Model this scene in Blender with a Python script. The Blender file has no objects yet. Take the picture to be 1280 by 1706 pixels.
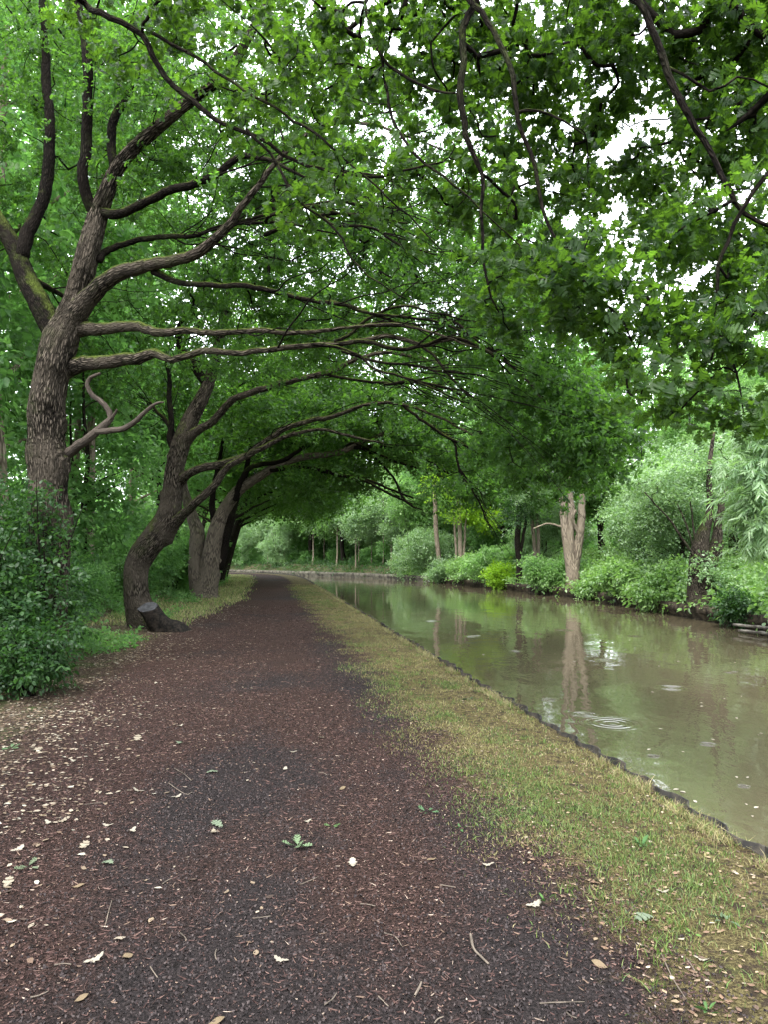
import bpy, math
import numpy as np
from mathutils import Vector, Matrix, Euler
from mathutils.geometry import delaunay_2d_cdt

# ------------------------------------------------------------------ camera
scn = bpy.context.scene
COL = scn.collection
F = 1230.0                     # focal length in pixels of the 1280 x 1706 photograph
EYE = np.array([0.0, 0.0, 1.6])
PITCH = math.radians(3.35)
cam = bpy.data.cameras.new('camera')
cam.sensor_fit = 'VERTICAL'; cam.sensor_height = 36.0; cam.lens = 36.0 * F / 1706.0
cam.clip_start = 0.05; cam.clip_end = 2000
camo = bpy.data.objects.new('camera', cam); COL.objects.link(camo)
camo.location = EYE; camo.rotation_euler = (math.radians(90) + PITCH, 0, 0)
scn.camera = camo

# ------------------------------------------------------------------ sky, sun, exposure
SUN_EL, SUN_AZ = math.radians(58), math.radians(205)     # high, behind the camera's left shoulder
world = bpy.data.worlds.new('World'); scn.world = world; world.use_nodes = True
nt = world.node_tree; nt.nodes.clear()
sky = nt.nodes.new('ShaderNodeTexSky'); sky.sky_type = 'NISHITA'; sky.sun_disc = False
sky.sun_elevation = SUN_EL; sky.sun_rotation = SUN_AZ; sky.dust_density = 3.0; sky.air_density = 1.0
tc = nt.nodes.new('ShaderNodeTexCoord')
cn = nt.nodes.new('ShaderNodeTexNoise'); cn.inputs['Scale'].default_value = 2.2; cn.inputs['Detail'].default_value = 5
nt.links.new(tc.outputs['Generated'], cn.inputs['Vector'])
cr = nt.nodes.new('ShaderNodeMapRange'); cr.inputs[1].default_value = 0.3; cr.inputs[2].default_value = 0.7
cr.inputs[3].default_value = 0.72; cr.inputs[4].default_value = 0.97
nt.links.new(cn.outputs['Fac'], cr.inputs[0])
mx = nt.nodes.new('ShaderNodeMix'); mx.data_type = 'RGBA'
nt.links.new(cr.outputs[0], mx.inputs['Factor']); nt.links.new(sky.outputs[0], mx.inputs['A'])
mx.inputs['B'].default_value = (9.2, 9.6, 10.2, 1)          # even bright cloud cover
bg = nt.nodes.new('ShaderNodeBackground'); bg.inputs['Strength'].default_value = 0.13
wo = nt.nodes.new('ShaderNodeOutputWorld')
nt.links.new(mx.outputs['Result'], bg.inputs['Color']); nt.links.new(bg.outputs[0], wo.inputs['Surface'])
sl = bpy.data.lights.new('sun', 'SUN'); sl.energy = 1.5; sl.angle = math.radians(25); sl.color = (1.0, 0.96, 0.9)
so = bpy.data.objects.new('sun', sl); COL.objects.link(so)
sd = Vector((math.sin(SUN_AZ) * math.cos(SUN_EL), math.cos(SUN_AZ) * math.cos(SUN_EL), math.sin(SUN_EL)))
so.rotation_euler = (-sd).to_track_quat('-Z', 'Y').to_euler(); so.location = (0, 0, 40)
scn.view_settings.view_transform = 'Standard'; scn.view_settings.look = 'None'
scn.view_settings.gamma = 1.0; scn.view_settings.use_curve_mapping = False
scn.view_settings.exposure = 2.4
scn.cycles.max_bounces = 8; scn.cycles.diffuse_bounces = 4; scn.cycles.transmission_bounces = 6
scn.cycles.glossy_bounces = 3; scn.cycles.transparent_max_bounces = 6
scn.cycles.sample_clamp_indirect = 6

# ------------------------------------------------------------------ helpers
rng = np.random.default_rng(11)

def at(px, py, Y):
    """world point on the photograph's ray through (px, py) at distance Y ahead"""
    a, b = (px - 640.0) / F, (853.0 - py) / F
    cp, sp = math.cos(PITCH), math.sin(PITCH)
    d = np.array([a, cp - b * sp, sp + b * cp])
    return EYE + d * (Y / d[1])

def _hash(i, j, k, s):
    n = (i * 374761393 + j * 668265263 + k * 2147483647 + s * 974711) & 0xffffffff
    n = ((n ^ (n >> 13)) * 1274126177) & 0xffffffff
    return ((n ^ (n >> 16)) & 0xffff) / 65535.0

def vnoise(p, s=0):
    p = np.asarray(p, float); f = np.floor(p).astype(np.int64); t = p - f; t = t * t * (3 - 2 * t)
    r = 0
    for dx in (0, 1):
        for dy in (0, 1):
            for dz in (0, 1):
                w = (t[:, 0] if dx else 1 - t[:, 0]) * (t[:, 1] if dy else 1 - t[:, 1]) * (t[:, 2] if dz else 1 - t[:, 2])
                r = r + w * _hash(f[:, 0] + dx, f[:, 1] + dy, f[:, 2] + dz, s)
    return r * 2 - 1

def fbm(p, o=3, s=0):
    p = np.asarray(p, float); r = 0; a = 1.0; tot = 0
    for i in range(o):
        r = r + a * vnoise(p * (2 ** i), s + i); tot += a; a *= 0.5
    return r / tot

def n2(x, y, sc, o=3, s=0):
    x = np.atleast_1d(np.asarray(x, float)); y = np.atleast_1d(np.asarray(y, float))
    return fbm(np.stack([x * sc, y * sc, np.full_like(x, 0.37)], 1), o, s)

def mesh(name, V, faces, mat=None, smooth=False, attrs=None):
    """faces: list of (M,k) integer arrays"""
    me = bpy.data.meshes.new(name)
    V = np.asarray(V, np.float32)
    me.vertices.add(len(V)); me.vertices.foreach_set('co', V.ravel())
    faces = [np.asarray(f, np.int32) for f in faces if len(f)]
    if faces:
        loops = np.concatenate([f.ravel() for f in faces])
        tot = np.concatenate([np.full(len(f), f.shape[1], np.int32) for f in faces])
        st = np.concatenate([[0], np.cumsum(tot)[:-1]]).astype(np.int32)
        me.loops.add(len(loops)); me.loops.foreach_set('vertex_index', loops)
        me.polygons.add(len(tot)); me.polygons.foreach_set('loop_start', st)
        if smooth: me.polygons.foreach_set('use_smooth', np.ones(len(tot), bool))
    for k, a in (attrs or {}).items():
        a = np.asarray(a, np.float32)
        if a.ndim == 1:
            me.attributes.new(k, 'FLOAT', 'POINT').data.foreach_set('value', a)
        elif a.shape[1] == 3:
            me.attributes.new(k, 'FLOAT_VECTOR', 'POINT').data.foreach_set('vector', a.ravel())
        else:
            me.attributes.new(k, 'FLOAT_COLOR', 'POINT').data.foreach_set('color', a.ravel())
    me.update(calc_edges=True); me.validate()
    if mat: me.materials.append(mat)
    return me

def link(name, me, parent=None, base=None):
    o = bpy.data.objects.new(name, me); COL.objects.link(o)
    if parent is not None:
        o.parent = parent
        if base is not None: o.matrix_parent_inverse = Matrix.Translation(-Vector(base))
    return o

def tag(o, label=None, cat=None, group=None, kind=None):
    if label: o['label'] = label
    if cat: o['category'] = cat
    if group: o['group'] = group
    if kind: o['kind'] = kind
    return o

def empty(name, loc, label=None, cat=None, group=None):
    o = bpy.data.objects.new(name, None); COL.objects.link(o); o.location = Vector(loc)
    o.empty_display_size = 0.2
    return tag(o, label, cat, group)

def copy_thing(root, loc, rz=0.0, sc=1.0, label=None, group=None):
    r = root.copy(); COL.objects.link(r); r.location = Vector(loc); r.rotation_euler = (0, 0, rz)
    r.scale = (sc, sc, sc) if np.isscalar(sc) else sc
    if label: r['label'] = label
    if group: r['group'] = group
    for ch in root.children:
        c = ch.copy(); COL.objects.link(c); c.parent = r
        for g in ch.children:
            d = g.copy(); COL.objects.link(d); d.parent = c
    return r

# ------------------------------------------------------------------ materials
def newmat(name):
    m = bpy.data.materials.new(name); m.use_nodes = True; m.node_tree.nodes.clear()
    return m, m.node_tree
class NB:
    def __init__(s, nt): s.nt = nt
    def n(s, t, **kw):
        x = s.nt.nodes.new(t)
        for k, v in kw.items(): setattr(x, k, v)
        return x
    def l(s, a, b): s.nt.links.new(a, b)
    def noise(s, vec, scale, detail=4, rough=0.55):
        x = s.n('ShaderNodeTexNoise'); x.inputs['Scale'].default_value = scale
        x.inputs['Detail'].default_value = detail; x.inputs['Roughness'].default_value = rough
        if vec is not None: s.l(vec, x.inputs['Vector'])
        return x.outputs['Fac']
    def rng(s, v, a, b, c=0.0, d=1.0, smooth=True):
        x = s.n('ShaderNodeMapRange')
        if smooth: x.interpolation_type = 'SMOOTHSTEP'
        for i, q in enumerate((a, b, c, d)): x.inputs[i + 1].default_value = q
        s.l(v, x.inputs[0]); return x.outputs[0]
    def math(s, op, a, b=None):
        x = s.n('ShaderNodeMath', operation=op)
        for i, q in enumerate((a, b)):
            if q is None: continue
            if isinstance(q, (int, float)): x.inputs[i].default_value = q
            else: s.l(q, x.inputs[i])
        return x.outputs[0]
    def mix(s, f, a, b, bt='MIX'):
        x = s.n('ShaderNodeMix', data_type='RGBA', blend_type=bt)
        for k, q in (('Factor', f), ('A', a), ('B', b)):
            if isinstance(q, (int, float)): x.inputs[k].default_value = q
            elif isinstance(q, tuple): x.inputs[k].default_value = (*q, 1) if len(q) == 3 else q
            else: s.l(q, x.inputs[k])
        return x.outputs['Result']
    def bump(s, h, strength, dist, nrm=None):
        x = s.n('ShaderNodeBump'); x.inputs['Strength'].default_value = strength; x.inputs['Distance'].default_value = dist
        s.l(h, x.inputs['Height'])
        if nrm is not None: s.l(nrm, x.inputs['Normal'])
        return x.outputs[0]
    def attr(s, name): return s.n('ShaderNodeAttribute', attribute_name=name)
    def bsdf(s, col, rough=0.6, spec=0.4, nrm=None):
        x = s.n('ShaderNodeBsdfPrincipled')
        if isinstance(col, tuple): x.inputs['Base Color'].default_value = (*col, 1)
        else: s.l(col, x.inputs['Base Color'])
        if isinstance(rough, (int, float)): x.inputs['Roughness'].default_value = rough
        else: s.l(rough, x.inputs['Roughness'])
        x.inputs['Specular IOR Level'].default_value = spec
        if nrm is not None: s.l(nrm, x.inputs['Normal'])
        return x.outputs[0]
    def out(s, sh):
        o = s.n('ShaderNodeOutputMaterial'); s.l(sh, o.inputs['Surface'])

def leaf_mat(name, ca, cb, tr=0.45, tcol=(0.10, 0.26, 0.012), rough=0.42, spec=0.22):
    m, t = newmat(name); b = NB(t)
    oi = b.n('ShaderNodeObjectInfo'); geo = b.n('ShaderNodeNewGeometry')
    nz = b.noise(geo.outputs['Position'], 2.3, 3)
    f = b.math('ADD', b.math('MULTIPLY', b.math('POWER', oi.outputs['Random'], 1.5), 0.9), b.math('MULTIPLY', b.math('SUBTRACT', nz, .3), 0.6))
    col = b.mix(f, ca, cb)
    fine = b.noise(geo.outputs['Position'], 26, 2)
    col = b.mix(b.rng(fine, 0.45, 0.75, 0, 0.35), col, tuple(min(1, c * 1.7 + 0.01) for c in cb))
    p = b.bsdf(col, rough, spec)
    tl = b.n('ShaderNodeBsdfTranslucent')
    b.l(b.mix(f, tuple(c * 0.75 for c in tcol), tuple(c * 1.2 for c in tcol)), tl.inputs['Color'])
    ms = b.n('ShaderNodeMixShader'); ms.inputs[0].default_value = tr
    b.l(p, ms.inputs[1]); b.l(tl.outputs[0], ms.inputs[2]); b.out(ms.outputs[0])
    return m

def bark_mat(name, dark, light, moss=0.6, scale=26.0, stretch=0.18, depth=0.02):
    m, t = newmat(name); b = NB(t)
    bc = b.attr('bc').outputs['Vector']; geo = b.n('ShaderNodeNewGeometry')
    mp = b.n('ShaderNodeMapping'); mp.inputs['Scale'].default_value = (scale, scale, scale * stretch); b.l(bc, mp.inputs['Vector'])
    wob = b.n('ShaderNodeTexNoise'); wob.inputs['Scale'].default_value = 0.7; b.l(mp.outputs[0], wob.inputs['Vector'])
    add = b.n('ShaderNodeVectorMath', operation='ADD'); b.l(mp.outputs[0], add.inputs[0]); b.l(wob.outputs['Color'], add.inputs[1])
    vo = b.n('ShaderNodeTexVoronoi', feature='DISTANCE_TO_EDGE'); vo.inputs['Scale'].default_value = 1.0; b.l(add.outputs[0], vo.inputs['Vector'])
    crk = b.rng(vo.outputs['Distance'], 0.02, 0.30)
    fine = b.noise(bc, 90, 4); big = b.noise(geo.outputs['Position'], 2.2, 4)
    h = b.math('ADD', b.math('MULTIPLY', crk, 0.8), b.math('MULTIPLY', fine, 0.35))
    col = b.mix(crk, dark, light)
    col = b.mix(b.rng(big, 0.35, 0.7), col, tuple(c * 0.62 for c in light), 'MIX')
    col = b.mix(b.rng(fine, 0.55, 0.8, 0, 0.5), col, tuple(min(1, c * 1.6) for c in light))
    if moss > 0:
        sp = b.n('ShaderNodeSeparateXYZ'); b.l(geo.outputs['Normal'], sp.inputs[0])
        mn = b.noise(geo.outputs['Position'], 3.0, 5, 0.65)
        k = b.math('ADD', sp.outputs['Z'], b.math('MULTIPLY', b.math('SUBTRACT', mn, 0.5), 2.2))
        mf = b.math('MULTIPLY', b.rng(k, 0.3, 0.95), moss)
        mcol = b.mix(b.noise(geo.outputs['Position'], 60, 3), (0.035, 0.06, 0.008), (0.11, 0.14, 0.025))
        col = b.mix(mf, col, mcol)
        col = b.mix(b.rng(b.noise(geo.outputs['Position'], 1.3, 5, 0.7), 0.5, 0.72, 0, 0.4), col, (0.04, 0.05, 0.018))
    b.out(b.bsdf(col, 0.9, 0.04, b.bump(h, 1.0, depth)))
    return m

M = {}
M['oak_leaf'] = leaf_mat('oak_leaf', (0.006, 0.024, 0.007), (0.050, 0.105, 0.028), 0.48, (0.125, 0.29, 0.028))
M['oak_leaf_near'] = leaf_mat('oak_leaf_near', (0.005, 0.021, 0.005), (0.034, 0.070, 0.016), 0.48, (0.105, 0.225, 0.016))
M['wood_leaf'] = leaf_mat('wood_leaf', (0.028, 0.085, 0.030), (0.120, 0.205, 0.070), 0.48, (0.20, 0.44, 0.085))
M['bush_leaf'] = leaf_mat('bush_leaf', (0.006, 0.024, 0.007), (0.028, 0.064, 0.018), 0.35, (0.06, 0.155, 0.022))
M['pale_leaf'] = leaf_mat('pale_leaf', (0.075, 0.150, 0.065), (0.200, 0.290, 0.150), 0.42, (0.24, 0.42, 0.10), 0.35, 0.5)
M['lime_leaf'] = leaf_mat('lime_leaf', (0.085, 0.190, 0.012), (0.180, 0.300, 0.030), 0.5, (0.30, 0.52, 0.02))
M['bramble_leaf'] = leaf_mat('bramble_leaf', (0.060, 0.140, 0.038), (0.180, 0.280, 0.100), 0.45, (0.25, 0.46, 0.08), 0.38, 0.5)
M['sunlit_leaf'] = leaf_mat('sunlit_leaf', (0.060, 0.135, 0.040), (0.170, 0.270, 0.095), 0.48, (0.24, 0.47, 0.10), 0.4, 0.45)  # woodland leaf made paler: sunlight on the far bank put into its colour
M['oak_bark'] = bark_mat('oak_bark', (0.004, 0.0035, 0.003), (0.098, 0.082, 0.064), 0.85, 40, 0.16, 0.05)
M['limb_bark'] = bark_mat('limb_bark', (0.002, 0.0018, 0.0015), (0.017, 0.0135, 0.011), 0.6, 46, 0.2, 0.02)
M['twig_bark'] = bark_mat('twig_bark', (0.003, 0.0025, 0.002), (0.011, 0.009, 0.007), 0.0, 40, 0.5, 0.003)
M['pale_bark'] = bark_mat('pale_bark', (0.08, 0.065, 0.050), (0.27, 0.225, 0.170), 0.2, 18, 0.14, 0.010)
M['dark_bark'] = bark_mat('dark_bark', (0.006, 0.005, 0.004), (0.032, 0.026, 0.021), 0.4, 26, 0.25, 0.012)
M['grey_bark'] = bark_mat('grey_bark', (0.03, 0.025, 0.020), (0.150, 0.125, 0.098), 0.4, 24, 0.14, 0.014)
M['fallen_wood'] = bark_mat('fallen_wood', (0.05, 0.042, 0.034), (0.20, 0.165, 0.13), 0.0, 60, 0.15, 0.003)
M['dead_wood'] = bark_mat('dead_wood', (0.02, 0.017, 0.014), (0.080, 0.066, 0.054), 0.0, 40, 0.15, 0.006)

def attr_mat(name, rough=0.8, spec=0.2, tr=0.0):
    m, t = newmat(name); b = NB(t); a = b.attr('col').outputs['Color']
    p = b.bsdf(a, rough, spec)
    if tr > 0:
        tl = b.n('ShaderNodeBsdfTranslucent'); b.l(a, tl.inputs['Color'])
        ms = b.n('ShaderNodeMixShader'); ms.inputs[0].default_value = tr
        b.l(p, ms.inputs[1]); b.l(tl.outputs[0], ms.inputs[2]); p = ms.outputs[0]
    b.out(p); return m
M['chip'] = attr_mat('wood_chip', 0.8, 0.08)
M['litter'] = attr_mat('dead_leaf', 0.7, 0.3, 0.15)
M['blade'] = attr_mat('grass_blade', 0.55, 0.3, 0.3)

def ground_mat():
    m, t = newmat('towpath_ground'); b = NB(t)
    pos = b.n('ShaderNodeNewGeometry').outputs['Position']
    u = b.attr('u').outputs['Fac']
    w1 = b.noise(pos, 1.6, 5, 0.65); w2 = b.noise(pos, 7.0, 4, 0.6)
    uu = b.math('ADD', u, b.math('ADD', b.math('MULTIPLY', b.math('SUBTRACT', w1, 0.5), 1.3), b.math('MULTIPLY', b.math('SUBTRACT', w2, 0.5), 0.7)))
    # red-brown wood chip with bare dark soil where it has been trodden through
    fine = b.noise(pos, 75, 5, 0.7); mid = b.noise(pos, 18, 4, 0.6); big = b.noise(pos, 0.55, 4, 0.6)
    chip = b.mix(b.rng(fine, 0.38, 0.66), (0.011, 0.007, 0.006), (0.068, 0.041, 0.034))
    soil = b.mix(b.rng(fine, 0.35, 0.7), (0.009, 0.008, 0.008), (0.044, 0.035, 0.034))
    wf = b.rng(b.math('ADD', b.attr('w').outputs['Fac'], b.math('MULTIPLY', b.math('SUBTRACT', mid, 0.5), 0.9)), 0.1, 0.9)
    path = b.mix(wf, chip, soil)
    # verge
    straw = b.mix(b.rng(fine, 0.35, 0.7), (0.034, 0.026, 0.013), (0.165, 0.138, 0.060))
    green = b.mix(b.rng(fine, 0.3, 0.7), (0.035, 0.040, 0.013), (0.100, 0.105, 0.036))
    verge = b.mix(b.rng(w2, 0.50, 0.70), straw, green)
    verge = b.mix(b.rng(b.math('ADD', b.math('MULTIPLY', mid, .5), b.math('MULTIPLY', w2, .5)), 0.49, 0.58, 0, 0.9), verge, (0.032, 0.022, 0.017))
    # woodland floor
    wood = b.mix(b.rng(mid, 0.3, 0.7), (0.035, 0.027, 0.018), (0.100, 0.080, 0.050))
    wood = b.mix(b.rng(w1, 0.5, 0.62, 0, 0.8), wood, (0.040, 0.070, 0.018))
    col = b.mix(b.rng(uu, -1.35, -1.05), path, verge)
    col = b.mix(b.rng(uu, -5.1, -4.5, 1, 0), col, wood)
    h = b.math('ADD', b.math('MULTIPLY', fine, 0.6), b.math('MULTIPLY', mid, 0.8))
    b.out(b.bsdf(col, 0.9, 0.06, b.bump(h, 1.0, 0.05)))
    return m
M['ground'] = ground_mat()

RIPPLES = [(1020, 1205, 0.42), (915, 1166, 0.13), (1120, 1146, 0.30), (975, 1190, 0.2), (790, 1060, .3), (1010, 1100, .25), (1180, 1240, .10), (1090, 1260, .07), (860, 1085, .18), (940, 1050, .3), (1220, 1120, .16), (720, 1035, .35), (1240, 1310, .06), (1060, 1060, .25)]
WATER_Z = -0.40
def water_mat():
    m, t = newmat('canal_water'); b = NB(t)
    pos = b.n('ShaderNodeNewGeometry').outputs['Position']
    mp = b.n('ShaderNodeMapping'); mp.inputs['Scale'].default_value = (1.0, 0.55, 1.0); b.l(pos, mp.inputs['Vector'])
    n1 = b.noise(mp.outputs[0], 1.7, 3, 0.5); n2_ = b.noise(mp.outputs[0], 9.0, 3, 0.5)
    patch = b.rng(b.noise(pos, 0.35, 3), 0.42, 0.62)
    h = b.math('ADD', b.math('MULTIPLY', n1, 0.011), b.math('MULTIPLY', b.math('MULTIPLY', n2_, patch), 0.0030))
    for px, py, R in RIPPLES:           # rings where drops have fallen
        d = at(px, py, 10) - EYE; p = EYE + d * ((WATER_Z - EYE[2]) / d[2])
        dv = b.n('ShaderNodeVectorMath', operation='DISTANCE'); b.l(pos, dv.inputs[0]); dv.inputs[1].default_value = tuple(p)
        r = dv.outputs['Value']
        wv = b.math('SINE', b.math('MULTIPLY', r, 2 * math.pi / (R / 4.2)))
        env = b.math('MULTIPLY', b.rng(r, R * 0.55, R * 1.1, 1, 0), b.rng(r, 0, R * 0.25, 0.2, 1))
        h = b.math('ADD', h, b.math('MULTIPLY', b.math('MULTIPLY', wv, env), 0.0030))
    col = b.mix(b.noise(pos, 0.5, 3), (0.050, 0.041, 0.025), (0.070, 0.058, 0.036))
    p = b.bsdf(col, 0.035, 0.5, b.bump(h, 1.0, 1.0)); b.out(p)
    return m
M['water'] = water_mat()

def simple(name, c1, c2, sc=8, rough=0.8, spec=0.3, bump=0.01):
    m, t = newmat(name); b = NB(t); pos = b.n('ShaderNodeNewGeometry').outputs['Position']
    n = b.noise(pos, sc, 5, 0.65); n3 = b.noise(pos, sc * 7, 3)
    col = b.mix(b.rng(n, 0.35, 0.68), c1, c2)
    b.out(b.bsdf(col, rough, spec, b.bump(b.math('ADD', n, b.math('MULTIPLY', n3, 0.4)), 0.8, bump))); return m
M['steel'] = simple('weathered_steel', (0.008, 0.008, 0.008), (0.040, 0.034, 0.026), 9, 0.7, 0.15, 0.006)
M['bank_earth'] = simple('bank_earth', (0.012, 0.010, 0.008), (0.060, 0.048, 0.034), 5, 0.9, 0.06, 0.06)
M['stone'] = simple('bank_stone', (0.018, 0.016, 0.012), (0.095, 0.088, 0.065), 3, 0.9, 0.2, 0.03)
M['timber'] = simple('grey_timber', (0.05, 0.042, 0.035), (0.20, 0.18, 0.15), 6, 0.85, 0.2, 0.006)
M['charred'] = simple('blackened_bark', (0.004, 0.004, 0.004), (0.024, 0.019, 0.015), 18, 0.8, 0.06, 0.02)
M['cut_wood'] = simple('charred_cut_wood', (0.018, 0.018, 0.020), (0.065, 0.065, 0.070), 14, 0.75, 0.3, 0.006)

# ------------------------------------------------------------------ banks of the canal
Lc = np.array([(9.1, -40), (5.9, -20), (2.7, 0), (1.1, 10), (-0.5, 20), (-2.1, 30), (-3.7, 40), (-5.3, 50), (-6.4, 56), (-8.2, 62), (-12, 68), (-19, 73.5), (-32, 79), (-70, 90)], float)
Rc = np.array([(20, -40), (15, -20), (12.2, 0), (11.2, 8), (10.2, 16), (9.75, 22), (9.6, 28), (9.2, 33), (7.5, 41), (5.6, 48), (3.6, 54.7), (1.0, 60), (-2.1, 64.7), (-8.5, 73), (-16, 80), (-30, 88), (-70, 100)], float)
def resample(P, step):
    P = np.asarray(P, float); d = np.r_[0, np.cumsum(np.linalg.norm(np.diff(P, axis=0), axis=1))]
    n = max(2, int(d[-1] / step)); s = np.linspace(0, d[-1], n)
    return np.stack([np.interp(s, d, P[:, i]) for i in range(P.shape[1])], 1)
def smooth(P, k=3):
    P = P.copy()
    for _ in range(k):
        P[1:-1] = 0.25 * P[:-2] + 0.5 * P[1:-1] + 0.25 * P[2:]
    return P
Lp = smooth(resample(Lc, 1.0), 4); Rp = smooth(resample(Rc, 1.0), 4)
Rp[1:-1, 0] += 0.22 * n2(Rp[1:-1, 0], Rp[1:-1, 1], 0.5, 3, 5)
def sdist(X, Y, P):
    """signed distance to a polyline running away from the camera; positive to its right"""
    X = np.atleast_1d(X).astype(float); Y = np.atleast_1d(Y).astype(float)
    best = np.full(X.shape, 1e9); sg = np.ones(X.shape)
    for a, b in zip(P[:-1], P[1:]):
        d = b - a; L2 = (d ** 2).sum()
        t = np.clip(((X - a[0]) * d[0] + (Y - a[1]) * d[1]) / L2, 0, 1)
        qx, qy = X - (a[0] + t * d[0]), Y - (a[1] + t * d[1])
        q = np.hypot(qx, qy); c = d[1] * qx - d[0] * qy
        k = q < best - 1e-9
        best[k] = q[k]; sg[k] = np.where(c[k] >= 0, 1, -1)
    return best * sg
def offset(P, u):
    t = np.gradient(P, axis=0); t /= np.linalg.norm(t, axis=1)[:, None]
    return P + np.stack([t[:, 1], -t[:, 0]], 1) * u
def sst(a, b, x):
    t = np.clip((x - a) / (b - a), 0, 1); return t * t * (3 - 2 * t)
def gz_left(X, Y, u):
    z = 0.018 * n2(X, Y, 1.1, 3, 1) + 0.006 * n2(X, Y, 6, 2, 2)
    z = z - 0.035 * np.exp(-((u + 2.4) / 0.6) ** 2) * sst(0, 3, -u)
    z = z + sst(-4.8, -9, u) * 0.25 + sst(-9, -40, u) * 0.9 + sst(-5, -7, u) * 0.08 * n2(X, Y, 0.6, 3, 3)
    return z - 0.02 * sst(-0.35, 0, u)
def gz_right(X, Y, v):
    return -0.12 + sst(0, 2.5, v) * 0.75 + sst(2, 25, v) * 1.2 + 0.10 * n2(X, Y, 0.7, 3, 4) * sst(0, 1, v)
def gz(x, y):
    u = sdist(x, y, Lp); v = sdist(x, y, Rp)
    return np.where(u <= 0, gz_left(np.atleast_1d(x), np.atleast_1d(y), u), np.where(v >= 0, gz_right(np.atleast_1d(x), np.atleast_1d(y), v), WATER_Z))
def gz1(x, y): return float(gz(np.array([x]), np.array([y]))[0])

def wearf(x, y, u):
    """0 = fresh wood chip, 1 = bare trodden soil"""
    w = .50 * np.exp(-((u + 2.7) / .55) ** 2) * sst(11, 7, y) + .55 * np.exp(-((u + 1.55) / .4) ** 2) + 1.25 * n2(x * 1.0, y * .55, .75, 3, 31) + .45 * n2(x, y, 3.5, 3, 36)
    return sst(-.1, 1.0, w + .5 * sst(4.2, 2.4, y) - .08)
def narrow(y): return 1.25 * sst(13, 30, np.asarray(y, float))
def build_ground():
    pts = []
    def grid(x0, x1, y0, y1, st, j=0.3):
        gx, gy = np.meshgrid(np.arange(x0, x1, st), np.arange(y0, y1, st))
        p = np.stack([gx.ravel(), gy.ravel()], 1); return p + rng.uniform(-j, j, p.shape) * st
    near = grid(-7, 4, 1, 9, 0.13); pts.append(near)
    a = grid(-14, 4, -6, 24, 0.45); a = a[~((a[:, 0] > -7) & (a[:, 0] < 4) & (a[:, 1] > 1) & (a[:, 1] < 9))]; pts.append(a)
    b = grid(-60, 60, -38, 110, 2.5); b = b[~((b[:, 0] > -14) & (b[:, 0] < 4) & (b[:, 1] > -6) & (b[:, 1] < 24))]; pts.append(b)
    pts.append(grid(4, 22, 0, 70, 0.8)[:])
    far = grid(-620, 620, -600, 620, 60); far = far[(np.abs(far[:, 0]) > 70) | (far[:, 1] > 115) | (far[:, 1] < -40)]; pts.append(far)
    P = np.concatenate(pts)
    u = sdist(P[:, 0], P[:, 1], Lp); v = sdist(P[:, 0], P[:, 1], Rp)
    lines = [Lp, Rp, offset(Lp, -1.22), offset(Lp, (-4.9 + narrow(Lp[:, 1]))[:, None])]
    keep = ~((u > -0.01) & (v < 0.01) & (np.abs(P[:, 0]) < 70) & (P[:, 1] > -40) & (P[:, 1] < 100))
    for q in (0, -1.22, -4.9 + narrow(P[:, 1])): keep &= np.abs(u - q) > 0.04
    keep &= np.abs(v) > 0.05
    P = P[keep]
    V = [Vector(p) for p in P]; E = []
    for Ln in lines:
        s = len(V); V += [Vector(p) for p in Ln]; E += [(s + i, s + i + 1) for i in range(len(Ln) - 1)]
    res = delaunay_2d_cdt(V, E, [], 0, 1e-5)
    V2 = np.array([tuple(p) for p in res[0]]); T = np.array([f for f in res[2] if len(f) == 3], int)
    u = sdist(V2[:, 0], V2[:, 1], Lp); v = sdist(V2[:, 0], V2[:, 1], Rp)
    onL = np.abs(u) < 2e-3; onR = np.abs(v) < 2e-3
    left = (u <= 2e-3)
    z = np.where(left, gz_left(V2[:, 0], V2[:, 1], np.minimum(u, 0)), gz_right(V2[:, 0], V2[:, 1], np.maximum(v, 0)))
    XYZ = np.c_[V2, z]
    c = V2[T].mean(1); cu = sdist(c[:, 0], c[:, 1], Lp); cv = sdist(c[:, 0], c[:, 1], Rp)
    canal = (cu > 0) & (cv < 0)
    uatt = np.where(left, u - narrow(V2[:, 1]) * sst(-1.4, -3.4, u), -8.0 - np.abs(v))
    def sub(name, mask):
        t = T[mask]; ids, inv = np.unique(t, return_inverse=True)
        me = mesh(name, XYZ[ids], [inv.reshape(-1, 3)], M['ground'], True, {'u': uatt[ids], 'w': wearf(XYZ[ids, 0], XYZ[ids, 1], uatt[ids])})
        return tag(link(name, me), kind='structure')
    verge = ~canal & (cu <= 0) & (cu > -1.22); path = ~canal & (cu <= -1.22) & (cu > -4.9 + narrow(c[:, 1]))
    verge &= c[:, 1] < 90
    sub('grass_verge', verge); sub('path', path); sub('ground', ~(verge | path | canal))
build_ground()
# water: one sheet over the whole canal, and its muddy bed
def strip(A, B, z):
    n = 200; A = resample(A, 1.0); B = resample(B, 1.0)
    ia = np.linspace(0, len(A) - 1, n); ib = np.linspace(0, len(B) - 1, n)
    a = np.stack([np.interp(ia, np.arange(len(A)), A[:, k]) for k in (0, 1)], 1); b = np.stack([np.interp(ib, np.arange(len(B)), B[:, k]) for k in (0, 1)], 1)
    V = np.r_[np.c_[a, np.full(n, z)], np.c_[b, np.full(n, z)]]
    q = np.array([(i, n + i, n + i + 1, i + 1) for i in range(n - 1)])
    return V, q
V, q = strip(offset(Lp, -0.25), offset(Rp, 0.5), WATER_Z); tag(link('water', mesh('water', V, [q], M['water'])), kind='structure')
V, q = strip(offset(Lp, -0.4), offset(Rp, 0.7), -1.6); tag(link('canal_bed', mesh('canal_bed', V, [q], M['bank_earth'])), kind='structure')

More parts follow.
